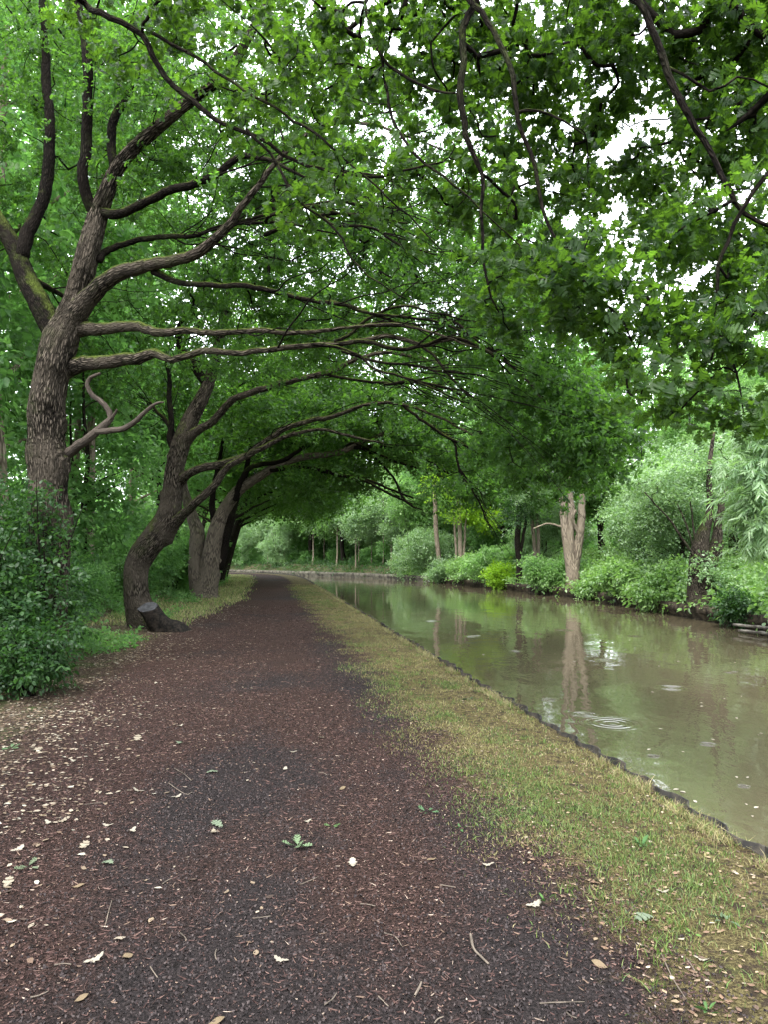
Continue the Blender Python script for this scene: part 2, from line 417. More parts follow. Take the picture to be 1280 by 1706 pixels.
# ------------------------------------------------------------------ steel edging of the towpath, sheet by sheet
def build_edging():
    root = empty('canal_edging', (2.0, 4.4, 0), 'dark corrugated steel sheet edging between the grass verge and the water', 'edging')
    P = resample(Lp, 0.05); t = np.gradient(P, axis=0); t /= np.linalg.norm(t, axis=1)[:, None]
    N = np.stack([t[:, 1], -t[:, 0]], 1)
    s = np.arange(len(P)) * 0.05
    i0 = int(np.argmin(np.abs(P[:, 1] - 1.0))); i1 = int(np.argmin(np.abs(P[:, 1] - 75)))
    def sheet(i, j, k):
        idx = np.arange(i, min(j + 1, len(P)))
        ph = s[idx] * 2 * math.pi / 0.42
        w = 0.030 * np.clip(1.8 * np.sin(ph), -1, 1) + 0.02 * n2(s[idx], s[idx] * 0, 1.2, 3, 8)
        top = 0.022 + 0.030 * n2(s[idx], s[idx] * 0 + 3, 1.4, 4, 9) + rng.uniform(-.008, .008)
        rows = []
        for off, zz in ((0.0, -0.9), (0.0, None), (0.012, None), (0.012, -0.9)):
            lean = 0.02 * rng.uniform(-1, 1) if zz is None and off == 0 else 0
            xy = P[idx] + N[idx] * (w + off)[:, None]
            rows.append(np.c_[xy, top if zz is None else np.full(len(idx), zz)])
        n = len(idx); V = np.concatenate(rows); q = []
        for r in range(3):
            q += [(r * n + a, r * n + a + 1, (r + 1) * n + a + 1, (r + 1) * n + a) for a in range(n - 1)]
        q += [(0, n, 2 * n, 3 * n), (n - 1, 4 * n - 1, 3 * n - 1, 2 * n - 1)]
        o = link('steel_sheet', mesh('steel_sheet', V, [q], M['steel']), root, root.location)
    i = i0; k = 0
    while i < i1:
        st = 21 if k < 46 else 200
        sheet(i, min(i + st, i1), k); i += st; k += 1
build_edging()
# far bank: earth face, with a stone edge round the bend
def bank_face(name, i0, i1, top, mat, label, cat, rough=0.12, lip=0.25):
    P = resample(Rp[i0:i1], 0.25); t = np.gradient(P, axis=0); t /= np.linalg.norm(t, axis=1)[:, None]; N = np.stack([t[:, 1], -t[:, 0]], 1)
    s = np.arange(len(P)) * 0.25; n = len(P); rows = []
    prof = [(0.15, -0.9), (-0.02, -0.45), (0.06, -0.36), (-0.05, top * 0.4 - 0.18), (-0.03, top), (lip, top + 0.03), (lip + 0.2, top - 0.3)]
    for k, (o, z) in enumerate(prof):
        w = o + rough * n2(s, s * 0 + k * 1.7, 1.6, 3, 20 + k); zz = z + (0.5 * rough * n2(s, s * 0 + k * 2.1, 0.9, 3, 40 + k) if k > 1 else 0)
        rows.append(np.c_[P + N * w[:, None], np.full(n, z) * 0 + zz])
    V = np.concatenate(rows); q = [(r * n + a, (r + 1) * n + a, (r + 1) * n + a + 1, r * n + a + 1) for r in range(len(prof) - 1) for a in range(n - 1)]
    o = link(name, mesh(name, V, [q], mat, True)); tag(o, label, cat); return o
kb = int(np.argmin(np.abs(Rp[:, 1] - 55)))
bank_face('earth_bank', 36, kb + 1, 0.02, M['bank_earth'], 'dark undercut earth bank along the water under the brambles', 'bank')
bank_face('stone_edge', kb, len(Rp) - 8, 0.02, M['stone'], 'low pale stone edge round the far bend of the canal', 'stone edge', 0.06, 0.35)

# ------------------------------------------------------------------ tubes, trunks and limbs
def catmull(P, step):
    P = np.asarray(P, float); out = []
    Q = np.r_[[2 * P[0] - P[1]], P, [2 * P[-1] - P[-2]]]
    for i in range(1, len(Q) - 2):
        p0, p1, p2, p3 = Q[i - 1], Q[i], Q[i + 1], Q[i + 2]
        n = max(2, int(np.linalg.norm((p2 - p1)[:3]) / step))
        t = np.linspace(0, 1, n, endpoint=False)[:, None]
        out.append(0.5 * ((2 * p1) + (-p0 + p2) * t + (2 * p0 - 5 * p1 + 4 * p2 - p3) * t ** 2 + (-p0 + 3 * p1 - 3 * p2 + p3) * t ** 3))
    out.append(P[-1:]); R = np.concatenate(out); R[:, 3] = np.maximum(R[:, 3], 0.002)
    return R
def tube(C, sides, close=True, disp=None, l0=0.0):
    """C: (n,4) centre and radius -> verts, quads, tris, bark coords"""
    P, R = C[:, :3], C[:, 3]; n = len(P)
    T = np.gradient(P, axis=0); T /= np.linalg.norm(T, axis=1)[:, None] + 1e-9
    ref = np.array([0.0, 1, 0]) if abs(T[0][1]) < 0.9 else np.array([1.0, 0, 0])
    U = np.zeros((n, 3)); u = ref - T[0] * (ref @ T[0]); u /= np.linalg.norm(u); U[0] = u
    for i in range(1, n):
        u = U[i - 1] - T[i] * (U[i - 1] @ T[i]); U[i] = u / (np.linalg.norm(u) + 1e-9)
    W = np.cross(T, U)
    a = np.arange(sides) * 2 * math.pi / sides
    ln = l0 + np.r_[0, np.cumsum(np.linalg.norm(np.diff(P, axis=0), axis=1))]
    rr = np.repeat(R[:, None], sides, 1)
    ca, sa = np.cos(a)[None, :], np.sin(a)[None, :]
    bc = np.stack([ca * R[:, None], sa * R[:, None], np.repeat(ln[:, None], sides, 1)], 2)
    if disp is not None: rr = rr + disp(bc.reshape(-1, 3), np.repeat(a[None], n, 0).ravel(), np.repeat(ln[:, None], sides, 1).ravel()).reshape(n, sides)
    V = P[:, None, :] + U[:, None, :] * (ca * rr)[:, :, None] + W[:, None, :] * (sa * rr)[:, :, None]
    V = V.reshape(-1, 3); i, j = np.meshgrid(np.arange(n - 1), np.arange(sides), indexing='ij'); j2 = (j + 1) % sides
    q = np.stack([i * sides + j, i * sides + j2, (i + 1) * sides + j2, (i + 1) * sides + j], 2).reshape(-1, 4)
    bcf = bc.reshape(-1, 3); tr = np.zeros((0, 3), int)
    if close:
        V = np.r_[V, P[-1:] + T[-1:] * R[-1] * 0.5]; bcf = np.r_[bcf, bcf[-1:]]
        k = len(V) - 1; b0 = (n - 1) * sides
        tr = np.array([(b0 + x, b0 + (x + 1) % sides, k) for x in range(sides)])
    return V, q, tr, bcf
class Bag:
    def __init__(s): s.V, s.q, s.t, s.b, s.n = [], [], [], [], 0
    def add(s, V, q, t, b):
        s.V.append(V); s.q.append(q + s.n); s.t.append(t + s.n); s.b.append(b); s.n += len(V)
    def me(s, name, mat):
        return mesh(name, np.concatenate(s.V), [np.concatenate(s.q), np.concatenate(s.t)], mat, True, {'bc': np.concatenate(s.b)})
def pxlimb(spec):
    """[(px, py, Y, width_px)] -> (n,4)"""
    return np.array([(*at(a, b, Y), max(w, 1) * (.5 if w < 6 else .44) * Y / F) for a, b, Y, w in spec])

# ------------------------------------------------------------------ leaf sprays
OAK = [(0, .02), (.10, .04), (.17, .17), (.25, .18), (.27, .07), (.38, .26), (.48, .29), (.48, .11), (.60, .36), (.72, .34), (.69, .14), (.84, .27), (.92, .22), (.91, .10), (1.0, .05)]
ELL = [(0, .02), (.15, .16), (.35, .27), (.6, .26), (.82, .14), (1.0, .01)]
WIL = [(0, .01), (.2, .06), (.5, .075), (.8, .045), (1.0, .005)]
OAKS = [(0, .03), (.2, .15), (.32, .10), (.48, .27), (.56, .16), (.72, .32), (.78, .18), (.92, .2), (1.0, .05)]
def leaf_geo(out, L, fold=0.25, droop=0.18):
    """one leaf lying along +X, folded along its midrib: verts, faces"""
    o = np.array(out) * L; n = len(o)
    z = lambda x: -droop * L * (x / L) ** 2
    mid = np.c_[o[:, 0], np.zeros(n), z(o[:, 0])]
    rt = np.c_[o[:, 0], -o[:, 1], z(o[:, 0]) + fold * o[:, 1]]; lf = np.c_[o[:, 0], o[:, 1], z(o[:, 0]) + fold * o[:, 1]]
    V = np.r_[mid, rt, lf]; q = []
    for i in range(n - 1):
        q.append((i, n + i, n + i + 1, i + 1)); q.append((i, i + 1, 2 * n + i + 1, 2 * n + i))
    return V, np.array(q)
def spray_leaves(kind, n, r):
    """local matrices (4x4, scale included) of the leaves of one spray; the twig runs along +X"""
    out = []
    for i in range(n):
        t = i / max(1, n - 1)
        if kind == 'oak':
            x = 0.02 + 0.13 * t ** 0.6; az = (i * 2.4) % 6.283 if t > .45 else (1 if i % 2 else -1) * r.uniform(.6, 1.3)
            if t > .45: az = (az - 3.14) * 0.75
            tilt = r.normal(0.1, .5); roll = r.normal(0, .75); sc = r.uniform(.6, 1.15)
            off = (x, r.normal(0, .012), r.normal(0, .02))
        elif kind == 'far':
            x = 0.45 * t; az = r.uniform(-2.2, 2.2); tilt = r.normal(.15, .4); roll = r.normal(0, .5); sc = r.uniform(.7, 1.2)
            off = (x, r.normal(0, .10), r.normal(0, .07))
        elif kind == 'willow':
            x = 0.5 * t; az = (1 if i % 2 else -1) * r.uniform(.3, .8); tilt = r.normal(.25, .25); roll = r.normal(0, .5); sc = r.uniform(.8, 1.2)
            off = (x, r.normal(0, .01), -0.25 * x * x)
        else:
            x = 0.30 * t; az = (1 if i % 2 else -1) * r.uniform(.7, 1.3) if i < n - 1 else 0; tilt = r.normal(.1, .3); roll = r.normal(0, .35); sc = r.uniform(.7, 1.15)
            off = (x, r.normal(0, .015), r.normal(0, .015))
        m = Matrix.Translation(off) @ Euler((roll, tilt, az)).to_matrix().to_4x4() @ Matrix.Scale(sc, 4)
        out.append(m)
    return out
def make_spray(name, kind, out, L, n, mat, seed, stem=True):
    r = np.random.default_rng(seed); ms = spray_leaves(kind, n, r)
    V0, q0 = leaf_geo(out, L); V, q, k = [], [], 0
    for m in ms:
        A = np.array(m); V.append(V0 @ A[:3, :3].T + A[:3, 3]); q.append(q0 + k); k += len(V0)
    return bpy.data.objects.new(name, mesh(name, np.concatenate(V), [np.concatenate(q)], mat)), ms
PROTO = {}
def protos(key, kind, out, L, n, mat, k=3):
    PROTO[key] = [make_spray(key + '_spray', kind, out, L, n, mat, 100 + i + hash(kind) * 0, True) for i in range(k)]
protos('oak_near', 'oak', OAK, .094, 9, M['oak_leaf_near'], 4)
protos('oak', 'oak', OAKS, .072, 12, M['oak_leaf'], 4)
protos('oak_far', 'far', OAKS, .13, 16, M['oak_leaf'], 3)
protos('wood', 'far', ELL, .13, 16, M['wood_leaf'], 3)
protos('bush', 'side', ELL, .065, 9, M['bush_leaf'], 3)
protos('pale', 'far', ELL, .11, 16, M['pale_leaf'], 3)
protos('lime', 'far', ELL, .12, 16, M['lime_leaf'], 3)
protos('fresh', 'far', ELL, .12, 16, M['sunlit_leaf'], 3)  # sprays under this key carry the painted sunlit leaf colour
protos('bramble', 'far', ELL, .12, 14, M['bramble_leaf'], 3)
protos('willow', 'willow', WIL, .20, 18, M['pale_leaf'], 3)
_groups = {}
def inst_group(key):
    if key in _groups: return _groups[key]
    g = bpy.data.node_groups.new(key + '_foliage', 'GeometryNodeTree')
    g.interface.new_socket('Geometry', in_out='INPUT', socket_type='NodeSocketGeometry')
    g.interface.new_socket('Geometry', in_out='OUTPUT', socket_type='NodeSocketGeometry')
    b = NB(g); i = b.n('NodeGroupInput'); o = b.n('NodeGroupOutput'); J = b.n('GeometryNodeJoinGeometry')
    for ob, _ in PROTO[key]:
        x = b.n('GeometryNodeObjectInfo'); x.inputs['Object'].default_value = ob; x.inputs['As Instance'].default_value = True
        b.l(x.outputs['Geometry'], J.inputs[0])
    I = b.n('GeometryNodeInstanceOnPoints'); b.l(i.outputs[0], I.inputs['Points']); b.l(J.outputs[0], I.inputs['Instance'])
    I.inputs['Pick Instance'].default_value = True
    def na(nm, ty): x = b.n('GeometryNodeInputNamedAttribute', data_type=ty); x.inputs['Name'].default_value = nm; return x.outputs['Attribute']
    b.l(na('pick', 'INT'), I.inputs['Instance Index'])
    e = b.n('FunctionNodeEulerToRotation'); b.l(na('rot', 'FLOAT_VECTOR'), e.inputs[0]); b.l(e.outputs[0], I.inputs['Rotation'])
    b.l(na('scl', 'FLOAT'), I.inputs['Scale']); b.l(I.outputs[0], o.inputs[0])
    _groups[key] = g; return g
TOTAL = [0]
def foliage(name, key, P, rot, scl, parent, base, kind='stuff', label=None):
    P = np.asarray(P, np.float32); n = len(P); TOTAL[0] += n
    me = mesh(name, P, [], None, attrs={'rot': rot, 'scl': scl})
    a = me.attributes.new('pick', 'INT', 'POINT'); a.data.foreach_set('value', rng.integers(0, len(PROTO[key]), n).astype(np.int32))
    me.materials.append(PROTO[key][0][0].data.materials[0])
    o = link(name, me, parent, base); o['kind'] = kind
    md = o.modifiers.new('leaves', 'NODES'); md.node_group = inst_group(key)
    return o
def rand_rot(n, head=None, tilt=0.4, droop=0.0):
    h = rng.uniform(0, 2 * math.pi, n) if head is None else head
    return np.stack([rng.normal(0, tilt, n), rng.normal(droop, tilt, n), h], 1)

# ------------------------------------------------------------------ growing twigs from limbs to points of the crown
def blob(c, r, n, shell=0.0, g=rng):
    d = g.normal(size=(n, 3)); d /= np.linalg.norm(d, axis=1)[:, None]
    k = g.uniform(shell ** 3, 1, n) ** (1 / 3)
    return np.asarray(c) + d * k[:, None] * np.asarray(r)
def grow(S, T, step=0.28, wig=0.12, sag=0.05, g=rng):
    """S: (n,4) skeleton samples; T: targets. Returns list of (n,4) twig tubes, tip directions"""
    S = np.asarray(S); T = np.asarray(T)
    d0 = np.array([np.min(((S[:, :3] - t) ** 2).sum(1)) for t in T]); T = T[np.argsort(d0)]
    cap = len(S) + len(T) * 30; N = np.zeros((cap, 3)); N[:len(S)] = S[:, :3]; par = np.full(cap, -1); m = len(S); ns = len(S)
    cnt = np.zeros(cap); D = np.zeros((cap, 3)); paths = []
    for t in T:
        d = N[:m] - t; d2 = (d ** 2).sum(1)
        i = int(np.argmin(d2)); L = math.sqrt(d2[i])
        if L < 0.08: continue
        k = min(28, max(2, int(L / step)))
        a = N[i]; v = t - a; s = np.linspace(0, 1, k + 1)[1:, None]
        bend = D[i] * L * 0.45 if i >= ns else np.array([0, 0, 0.12 * L])
        path = a + v * s + bend * (s * (1 - s)) * 1.2 + np.array([0, 0, sag * L]) * (4 * s * (1 - s))
        w = g.normal(0, wig * step, (k, 3)); w[-1] *= 0.3; path = path + w
        idx = np.arange(m, m + k); N[idx] = path; par[idx] = np.r_[i, idx[:-1]]
        dd = np.diff(np.r_[[a], path], axis=0); D[idx] = dd / (np.linalg.norm(dd, axis=1)[:, None] + 1e-9)
        m += k; paths.append((i, idx))
    for i in range(m - 1, ns - 1, -1):
        cnt[i] = max(cnt[i], 1) if cnt[i] else 1
        # tips pass their count down
    cnt[:] = 0
    for i0, idx in paths: cnt[idx[-1]] += 1
    for i in range(m - 1, ns - 1, -1):
        if par[i] >= 0: cnt[par[i]] += cnt[i]
    out = []
    for i0, idx in paths:
        r = 0.0032 * np.maximum(cnt[idx], 1) ** 0.5 + 0.001
        r0 = min(r[0] * 1.15, S[i0, 3] * 0.8 if i0 < ns else 9)
        out.append(np.c_[np.r_[[N[i0]], N[idx]], np.r_[r0, np.minimum(r, r0)]])
    return out
def sprays_on(tw, per, spread, g=rng, tail=0.75):
    P, H, tip = [], [], []
    for C in tw:
        n = len(C); k = max(1, int(per * g.uniform(.6, 1.4)))
        t = 1 - g.uniform(0, tail, k) ** 1.3; t[0] = 1.0
        f = t * (n - 1); i = np.minimum(f.astype(int), n - 2); fr = (f - i)[:, None]
        p = C[i, :3] * (1 - fr) + C[i + 1, :3] * fr
        d = C[i + 1, :3] - C[i, :3]
        h = np.arctan2(d[:, 1], d[:, 0]) + g.normal(0, 0.9, k)
        p = p + g.normal(0, spread, (k, 3)) * np.array([1, 1, .6]); P.append(p); H.append(h)
    return np.concatenate(P), np.concatenate(H)

def build_tree(name, base, label, cat, trunk, limbs, blobs, key, per=10, spread=.13, sides=14, bark='oak_bark', limb_bark='limb_bark',
               group=None, disp=None, tstep=.12, scl=(.8, 1.25), step=.28, tilt=.4, leaf_parts=0, g=rng, trunk_sides=None, dead=(), droop=0.0, twsides=4, fans=0, under=None):
    """trunk: (n,4); limbs: list of (n,4); blobs: [(centre, radii, count)]"""
    root = empty(name, base, label, cat, group)
    C = catmull(trunk, tstep); bag = Bag(); bag.add(*tube(C, trunk_sides or sides, True, disp)); link('trunk', bag.me('trunk', M[bark]), root, base)
    S = [C[int(len(C) * .45):]]
    for li, Lm in enumerate(limbs):
        K = catmull(Lm, .10)
        wob = np.cumsum(g.normal(0, .009, (len(K), 3)), axis=0); wob -= np.linspace(0, 1, len(K))[:, None] * wob[-1]
        K[:, :3] += wob
        d0 = K[0, :3] - K[2, :3]; d0 /= np.linalg.norm(d0) + 1e-9; r0 = K[0, 3]
        K = np.r_[[[*(K[0, :3] + d0 * r0 * .75), r0 * .2]], [[*(K[0, :3] + d0 * r0 * .45), r0 * .75]], K]
        bg_ = Bag(); ph = g.uniform(0, 50)
        dd = (lambda bc, a, ln: 0.10 * np.hypot(bc[:, 0], bc[:, 1]) * fbm(np.c_[bc[:, :2] * 14 + ph, ln[:, None] * 2.2], 3, 3))
        bg_.add(*tube(K, 10 if K[0, 3] > .03 else 7, True, dd))
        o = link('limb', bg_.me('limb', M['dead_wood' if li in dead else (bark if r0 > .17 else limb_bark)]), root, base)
        if li in dead: o['label'] = 'bare grey dead limb without leaves'
        else: S.append(K[len(K) // 8:])
    fan = []
    for i in range(fans):                      # long thin side branches sweeping on from the outer limbs
        K = S[1 + int(g.integers(0, len(S) - 1))]; a = int(len(K) * g.uniform(.3, .9)); p = K[a]
        d = K[min(a + 6, len(K) - 1), :3] - K[max(a - 6, 0), :3]; d /= np.linalg.norm(d) + 1e-6
        ang = g.normal(0, .5); d = np.array([d[0] * math.cos(ang) - d[1] * math.sin(ang), d[0] * math.sin(ang) + d[1] * math.cos(ang), d[2] * .6 + g.normal(.05, .22)])
        L = g.uniform(1.0, 2.6) * (1 if p[0] < 1.5 else .5); r = min(p[3] * .5, g.uniform(.007, .014)) * (1.5 if step > .3 else 1)
        t = np.linspace(0, 1, 8)[:, None]; side = np.cross(d, [0, 0, 1.])
        P = p[:3] + d * L * t + side * g.normal(0, .16) * L * t * t + np.array([0, 0, -1.]) * g.uniform(.02, .16) * L * t * t + np.cumsum(g.normal(0, .016 * L, (8, 3)), axis=0) * (t > 0)
        fan.append(catmull(np.c_[P, r * (1 - .75 * t)], .1))
    S = np.concatenate(S + fan)
    if not blobs: return root
    T = np.concatenate([blob(c, r, n, 0.2, g) for c, r, n in blobs])
    tw = grow(S, T, step, g=g)
    tb = Bag()
    for Cw in fan: tb.add(*tube(Cw, 6, True))
    for Cw in tw: tb.add(*tube(catmull(Cw, .06) if twsides > 4 and len(Cw) > 2 else Cw, twsides, True))
    o = link('twigs', tb.me('twigs', M['twig_bark']), root, base); o['kind'] = 'stuff'
    P, H = sprays_on(tw, per, spread, g)
    if under is not None:      # the limbs sweep out below the leafage: thin what hangs in front of them
        x0, x1, z0, z1, ymax = under
        ins = (P[:, 0] > x0) & (P[:, 0] < x1) & (P[:, 2] > z0) & (P[:, 2] < z1) & (P[:, 1] < ymax)
        kk = ~ins | (g.uniform(0, 1, len(P)) < .14); P, H = P[kk], H[kk]
    rot = rand_rot(len(P), H, tilt, droop); sc = g.uniform(scl[0], scl[1], len(P))
    pick = None
    if leaf_parts:
        d = P - EYE; px = 640 + F * d[:, 0] / np.maximum(d[:, 1], .01)
        pyv = 925 - F * d[:, 2] / np.maximum(d[:, 1], .01)
        dist = np.linalg.norm(d, axis=1) + np.where((px > 10) & (px < 1270) & (pyv > 10) & (d[:, 1] > 0.5), 0, 1e3)
        pick = np.argsort(dist)[:leaf_parts]
    keep = np.ones(len(P), bool)
    if pick is not None: keep[pick] = False
    cr = foliage('crown', key, P[keep], rot[keep], sc[keep], root, base)
    if pick is not None:
        ent = PROTO[key]; L, out = (.094, OAK)
        V0, q0 = leaf_geo(out, L); lm = mesh('leaf', V0, [q0], ent[0][0].data.materials[0])
        nleaf = 0
        for i in pick:
            Mi = Matrix.Translation(P[i].tolist()) @ Euler(rot[i].tolist()).to_matrix().to_4x4() @ Matrix.Scale(float(sc[i]), 4)
            for lmx in ent[int(rng.integers(0, len(ent)))][1]:
                if nleaf >= 297: break
                o = bpy.data.objects.new('leaf', lm); COL.objects.link(o); o.parent = cr
                o.matrix_basis = Mi @ lmx; nleaf += 1
    return root

def flare(base_r, amt=0.5, h=0.5):
    return lambda ln: 1 + amt * np.exp(-ln / h)

# ---- oak with the burred trunk beside the path
b1 = at(76, 1108, 10.5); Y1 = 10.5
t1 = pxlimb([(80, 1125, Y1, 100), (78, 1095, Y1, 80), (76, 1040, Y1, 72), (77, 960, Y1, 70), (80, 880, Y1, 71), (78, 800, Y1, 63), (76, 757, Y1, 68), (75, 725, Y1, 58), (76, 690, Y1, 63), (80, 655, Y1, 60), (88, 610, Y1, 58), (98, 570, Y1, 62), (108, 545, Y1, 54), (118, 522, Y1, 47), (129, 492, Y1, 43), (142, 440, 10.4, 40), (155, 390, 10.4, 37), (164, 352, 10.4, 33), (176, 322, 10.3, 27), (190, 290, 10.3, 24), (212, 258, 10.2, 21), (262, 212, 10, 19), (322, 164, 9.8, 17), (368, 132, 9.6, 15), (402, 82, 9.4, 13), (442, 10, 9.3, 10), (480, -60, 9.2, 6)])
def bark_disp(seed, burrs=(), amp=.020):
    def f(bc, a, ln):
        r = np.hypot(bc[:, 0], bc[:, 1]) + 1e-6
        rid = np.abs(fbm(np.c_[np.cos(a) * 7, np.sin(a) * 7, ln * 1.9], 3, seed))
        d = amp * (1.0 - 2.6 * rid) + .035 * r / .3 * fbm(np.c_[np.cos(a) * 1.2, np.sin(a) * 1.2, ln * 1.6], 2, seed + 9)
        d = d + 0.18 * r * np.maximum(0, np.cos(a * 5 + seed)) * np.exp(-ln / .35)
        for (l, an, am, sz) in burrs:
            da = (a - an + math.pi) % (2 * math.pi) - math.pi
            q = np.exp(-((ln - l) ** 2 + (da * r) ** 2) / sz ** 2); ring = np.sqrt((ln - l) ** 2 + (da * r) ** 2) / sz
            d = d + am * q * (1 + .35 * np.cos(ring * 14))
        return d
    return f
L1 = [
 [(106, 600, Y1, 40), (97, 565, Y1, 46), (82, 535, Y1, 43), (62, 500, 10.6, 40), (44, 462, 10.7, 38), (30, 425, 10.8, 34), (8, 380, 10.9, 30), (-20, 335, 11, 26), (-60, 270, 11, 20), (-110, 180, 11.2, 12)],
 [(38, 425, 10.75, 28), (46, 385, 10.8, 27), (62, 345, 10.9, 25), (78, 290, 11, 23), (82, 230, 11, 21), (80, 160, 11.1, 19), (76, 80, 11.2, 16), (72, 10, 11.2, 13), (66, -80, 11.3, 7)],
 [(162, 358, 10.4, 26), (148, 332, 10.3, 23), (142, 290, 10.2, 21), (148, 240, 10.2, 21), (146, 180, 10.1, 20), (147, 120, 10, 20), (144, 60, 10, 18), (130, 0, 10, 16), (118, -70, 10, 9)],
 [(190, 280, 10.3, 19), (185, 245, 10.4, 18), (190, 200, 10.5, 17), (212, 162, 10.6, 15), (236, 110, 10.7, 14), (262, 84, 10.8, 11), (300, 40, 10.9, 7)],
 [(166, 352, 10.4, 22), (200, 355, 10.2, 18), (250, 328, 9.9, 17), (310, 303, 9.6, 16), (360, 280, 9.4, 15), (386, 256, 9.3, 13), (440, 262, 9.2, 9), (500, 285, 9, 6), (580, 320, 8.8, 3)],
 [(116, 540, 10.55, 56), (135, 515, 10.5, 44), (160, 490, 10.4, 34), (200, 458, 10.2, 30), (250, 446, 10, 25), (300, 436, 9.8, 22), (345, 414, 9.6, 20), (386, 374, 9.5, 17), (402, 348, 9.4, 14), (430, 310, 9.3, 12), (470, 265, 9.2, 9), (540, 215, 9.0, 8), (640, 212, 8.8, 6), (740, 250, 8.7, 3)],
 [(255, 450, 10, 16), (300, 470, 9.9, 12), (350, 476, 9.7, 11), (400, 478, 9.6, 11), (460, 490, 9.5, 10), (520, 502, 9.4, 9), (580, 512, 9.3, 7), (650, 535, 9.2, 5), (740, 560, 9, 3)],
 [(98, 556, 10.65, 52), (122, 550, 10.6, 36), (150, 549, 10.45, 26), (195, 549, 10.1, 22), (232, 551, 9.95, 20), (270, 562, 9.8, 17), (305, 556, 9.7, 14), (360, 562, 9.5, 12), (430, 556, 9.35, 11), (520, 560, 9.3, 9), (600, 546, 9.2, 7), (690, 545, 9, 5), (800, 580, 8.9, 3)],
 [(84, 626, 10.65, 50), (108, 614, 10.6, 38), (135, 606, 10.5, 30), (180, 601, 10.2, 26), (228, 595, 10, 23), (258, 584, 9.9, 18), (285, 596, 9.8, 14), (330, 585, 9.65, 13), (400, 590, 9.5, 11), (472, 583, 9.4, 11), (560, 572, 9.3, 10), (640, 560, 9.2, 9), (700, 574, 9.1, 8), (760, 566, 9, 6), (850, 610, 8.9, 5), (930, 690, 8.8, 3)],
 [(78, 775, 10.7, 40), (98, 764, 10.65, 28), (116, 755, 10.5, 20), (136, 738, 10.2, 17), (164, 717, 10.1, 16), (182, 698, 10.1, 13), (172, 676, 10.1, 10), (153, 660, 10.1, 10), (144, 644, 10.1, 8), (150, 630, 10.1, 7), (166, 622, 10, 4)],
 [(182, 700, 10.1, 6), (191, 690, 10.05, 5), (194, 682, 10, 3)],
 [(160, 720, 10.1, 13), (205, 713, 10, 11), (234, 693, 9.9, 9), (254, 676, 9.8, 6), (272, 670, 9.7, 3)],
 [(60, 470, 10.7, 16), (85, 480, 11, 11), (110, 495, 11.2, 8), (140, 520, 11.6, 5)],
 [(440, 372, 9.7, 7), (457, 356, 9.5, 6), (543, 333, 9.3, 5), (613, 341, 9.1, 4), (670, 350, 9, 2)],
 [(386, 374, 9.5, 9), (402, 368, 9.5, 7), (465, 356, 9.4, 6), (527, 345, 9.2, 6), (574, 356, 9.1, 5), (656, 372, 9, 2)],
 [(440, 391, 9.9, 9), (469, 376, 9.8, 8), (516, 360, 9.7, 8), (559, 356, 9.5, 6), (613, 360, 9.3, 5), (680, 372, 9.2, 3)],
 [(500, 245, 9.2, 6), (527, 266, 9.1, 6), (574, 290, 9, 6), (629, 294, 8.9, 5), (672, 309, 8.8, 4), (690, 355, 8.7, 2)],
 [(540, 362, 9.4, 6), (559, 376, 9.3, 5), (613, 380, 9.2, 5), (676, 411, 9, 4), (730, 425, 8.9, 2)],
 [(540, 505, 9.4, 8), (567, 505, 9.3, 7), (613, 524, 9.2, 6), (676, 528, 9.1, 5), (731, 540, 9, 4), (800, 565, 8.9, 2)],
 [(560, 570, 9.3, 8), (582, 559, 9.3, 7), (629, 524, 9.2, 6), (676, 512, 9.1, 5), (735, 524, 9, 3), (800, 540, 8.9, 2)],
 [(500, 580, 9.4, 7), (527, 575, 9.3, 7), (590, 591, 9.2, 6), (629, 622, 9.1, 5), (692, 637, 9, 4), (775, 672, 8.9, 2)],
 [(570, 585, 9.2, 6), (598, 595, 9.2, 6), (652, 606, 9.1, 5), (707, 614, 9, 4), (775, 624, 8.9, 2)],
 [(590, 570, 9.2, 9), (610, 571, 9.2, 9), (676, 583, 9.1, 8), (750, 563, 9, 7), (801, 583, 8.9, 4), (870, 640, 8.8, 2)],
 [(700, 574, 9.1, 6), (723, 591, 9, 5), (754, 630, 8.9, 4), (795, 668, 8.8, 2)],
 [(740, 535, 9, 5), (762, 540, 9, 5), (793, 567, 8.9, 4), (845, 598, 8.8, 2)],
 [(165, 430, 10.4, 18), (180, 412, 10.5, 13), (250, 396, 10.3, 11), (320, 395, 10, 9), (380, 375, 9.8, 7), (470, 372, 9.6, 5), (560, 390, 9.4, 3)],
]
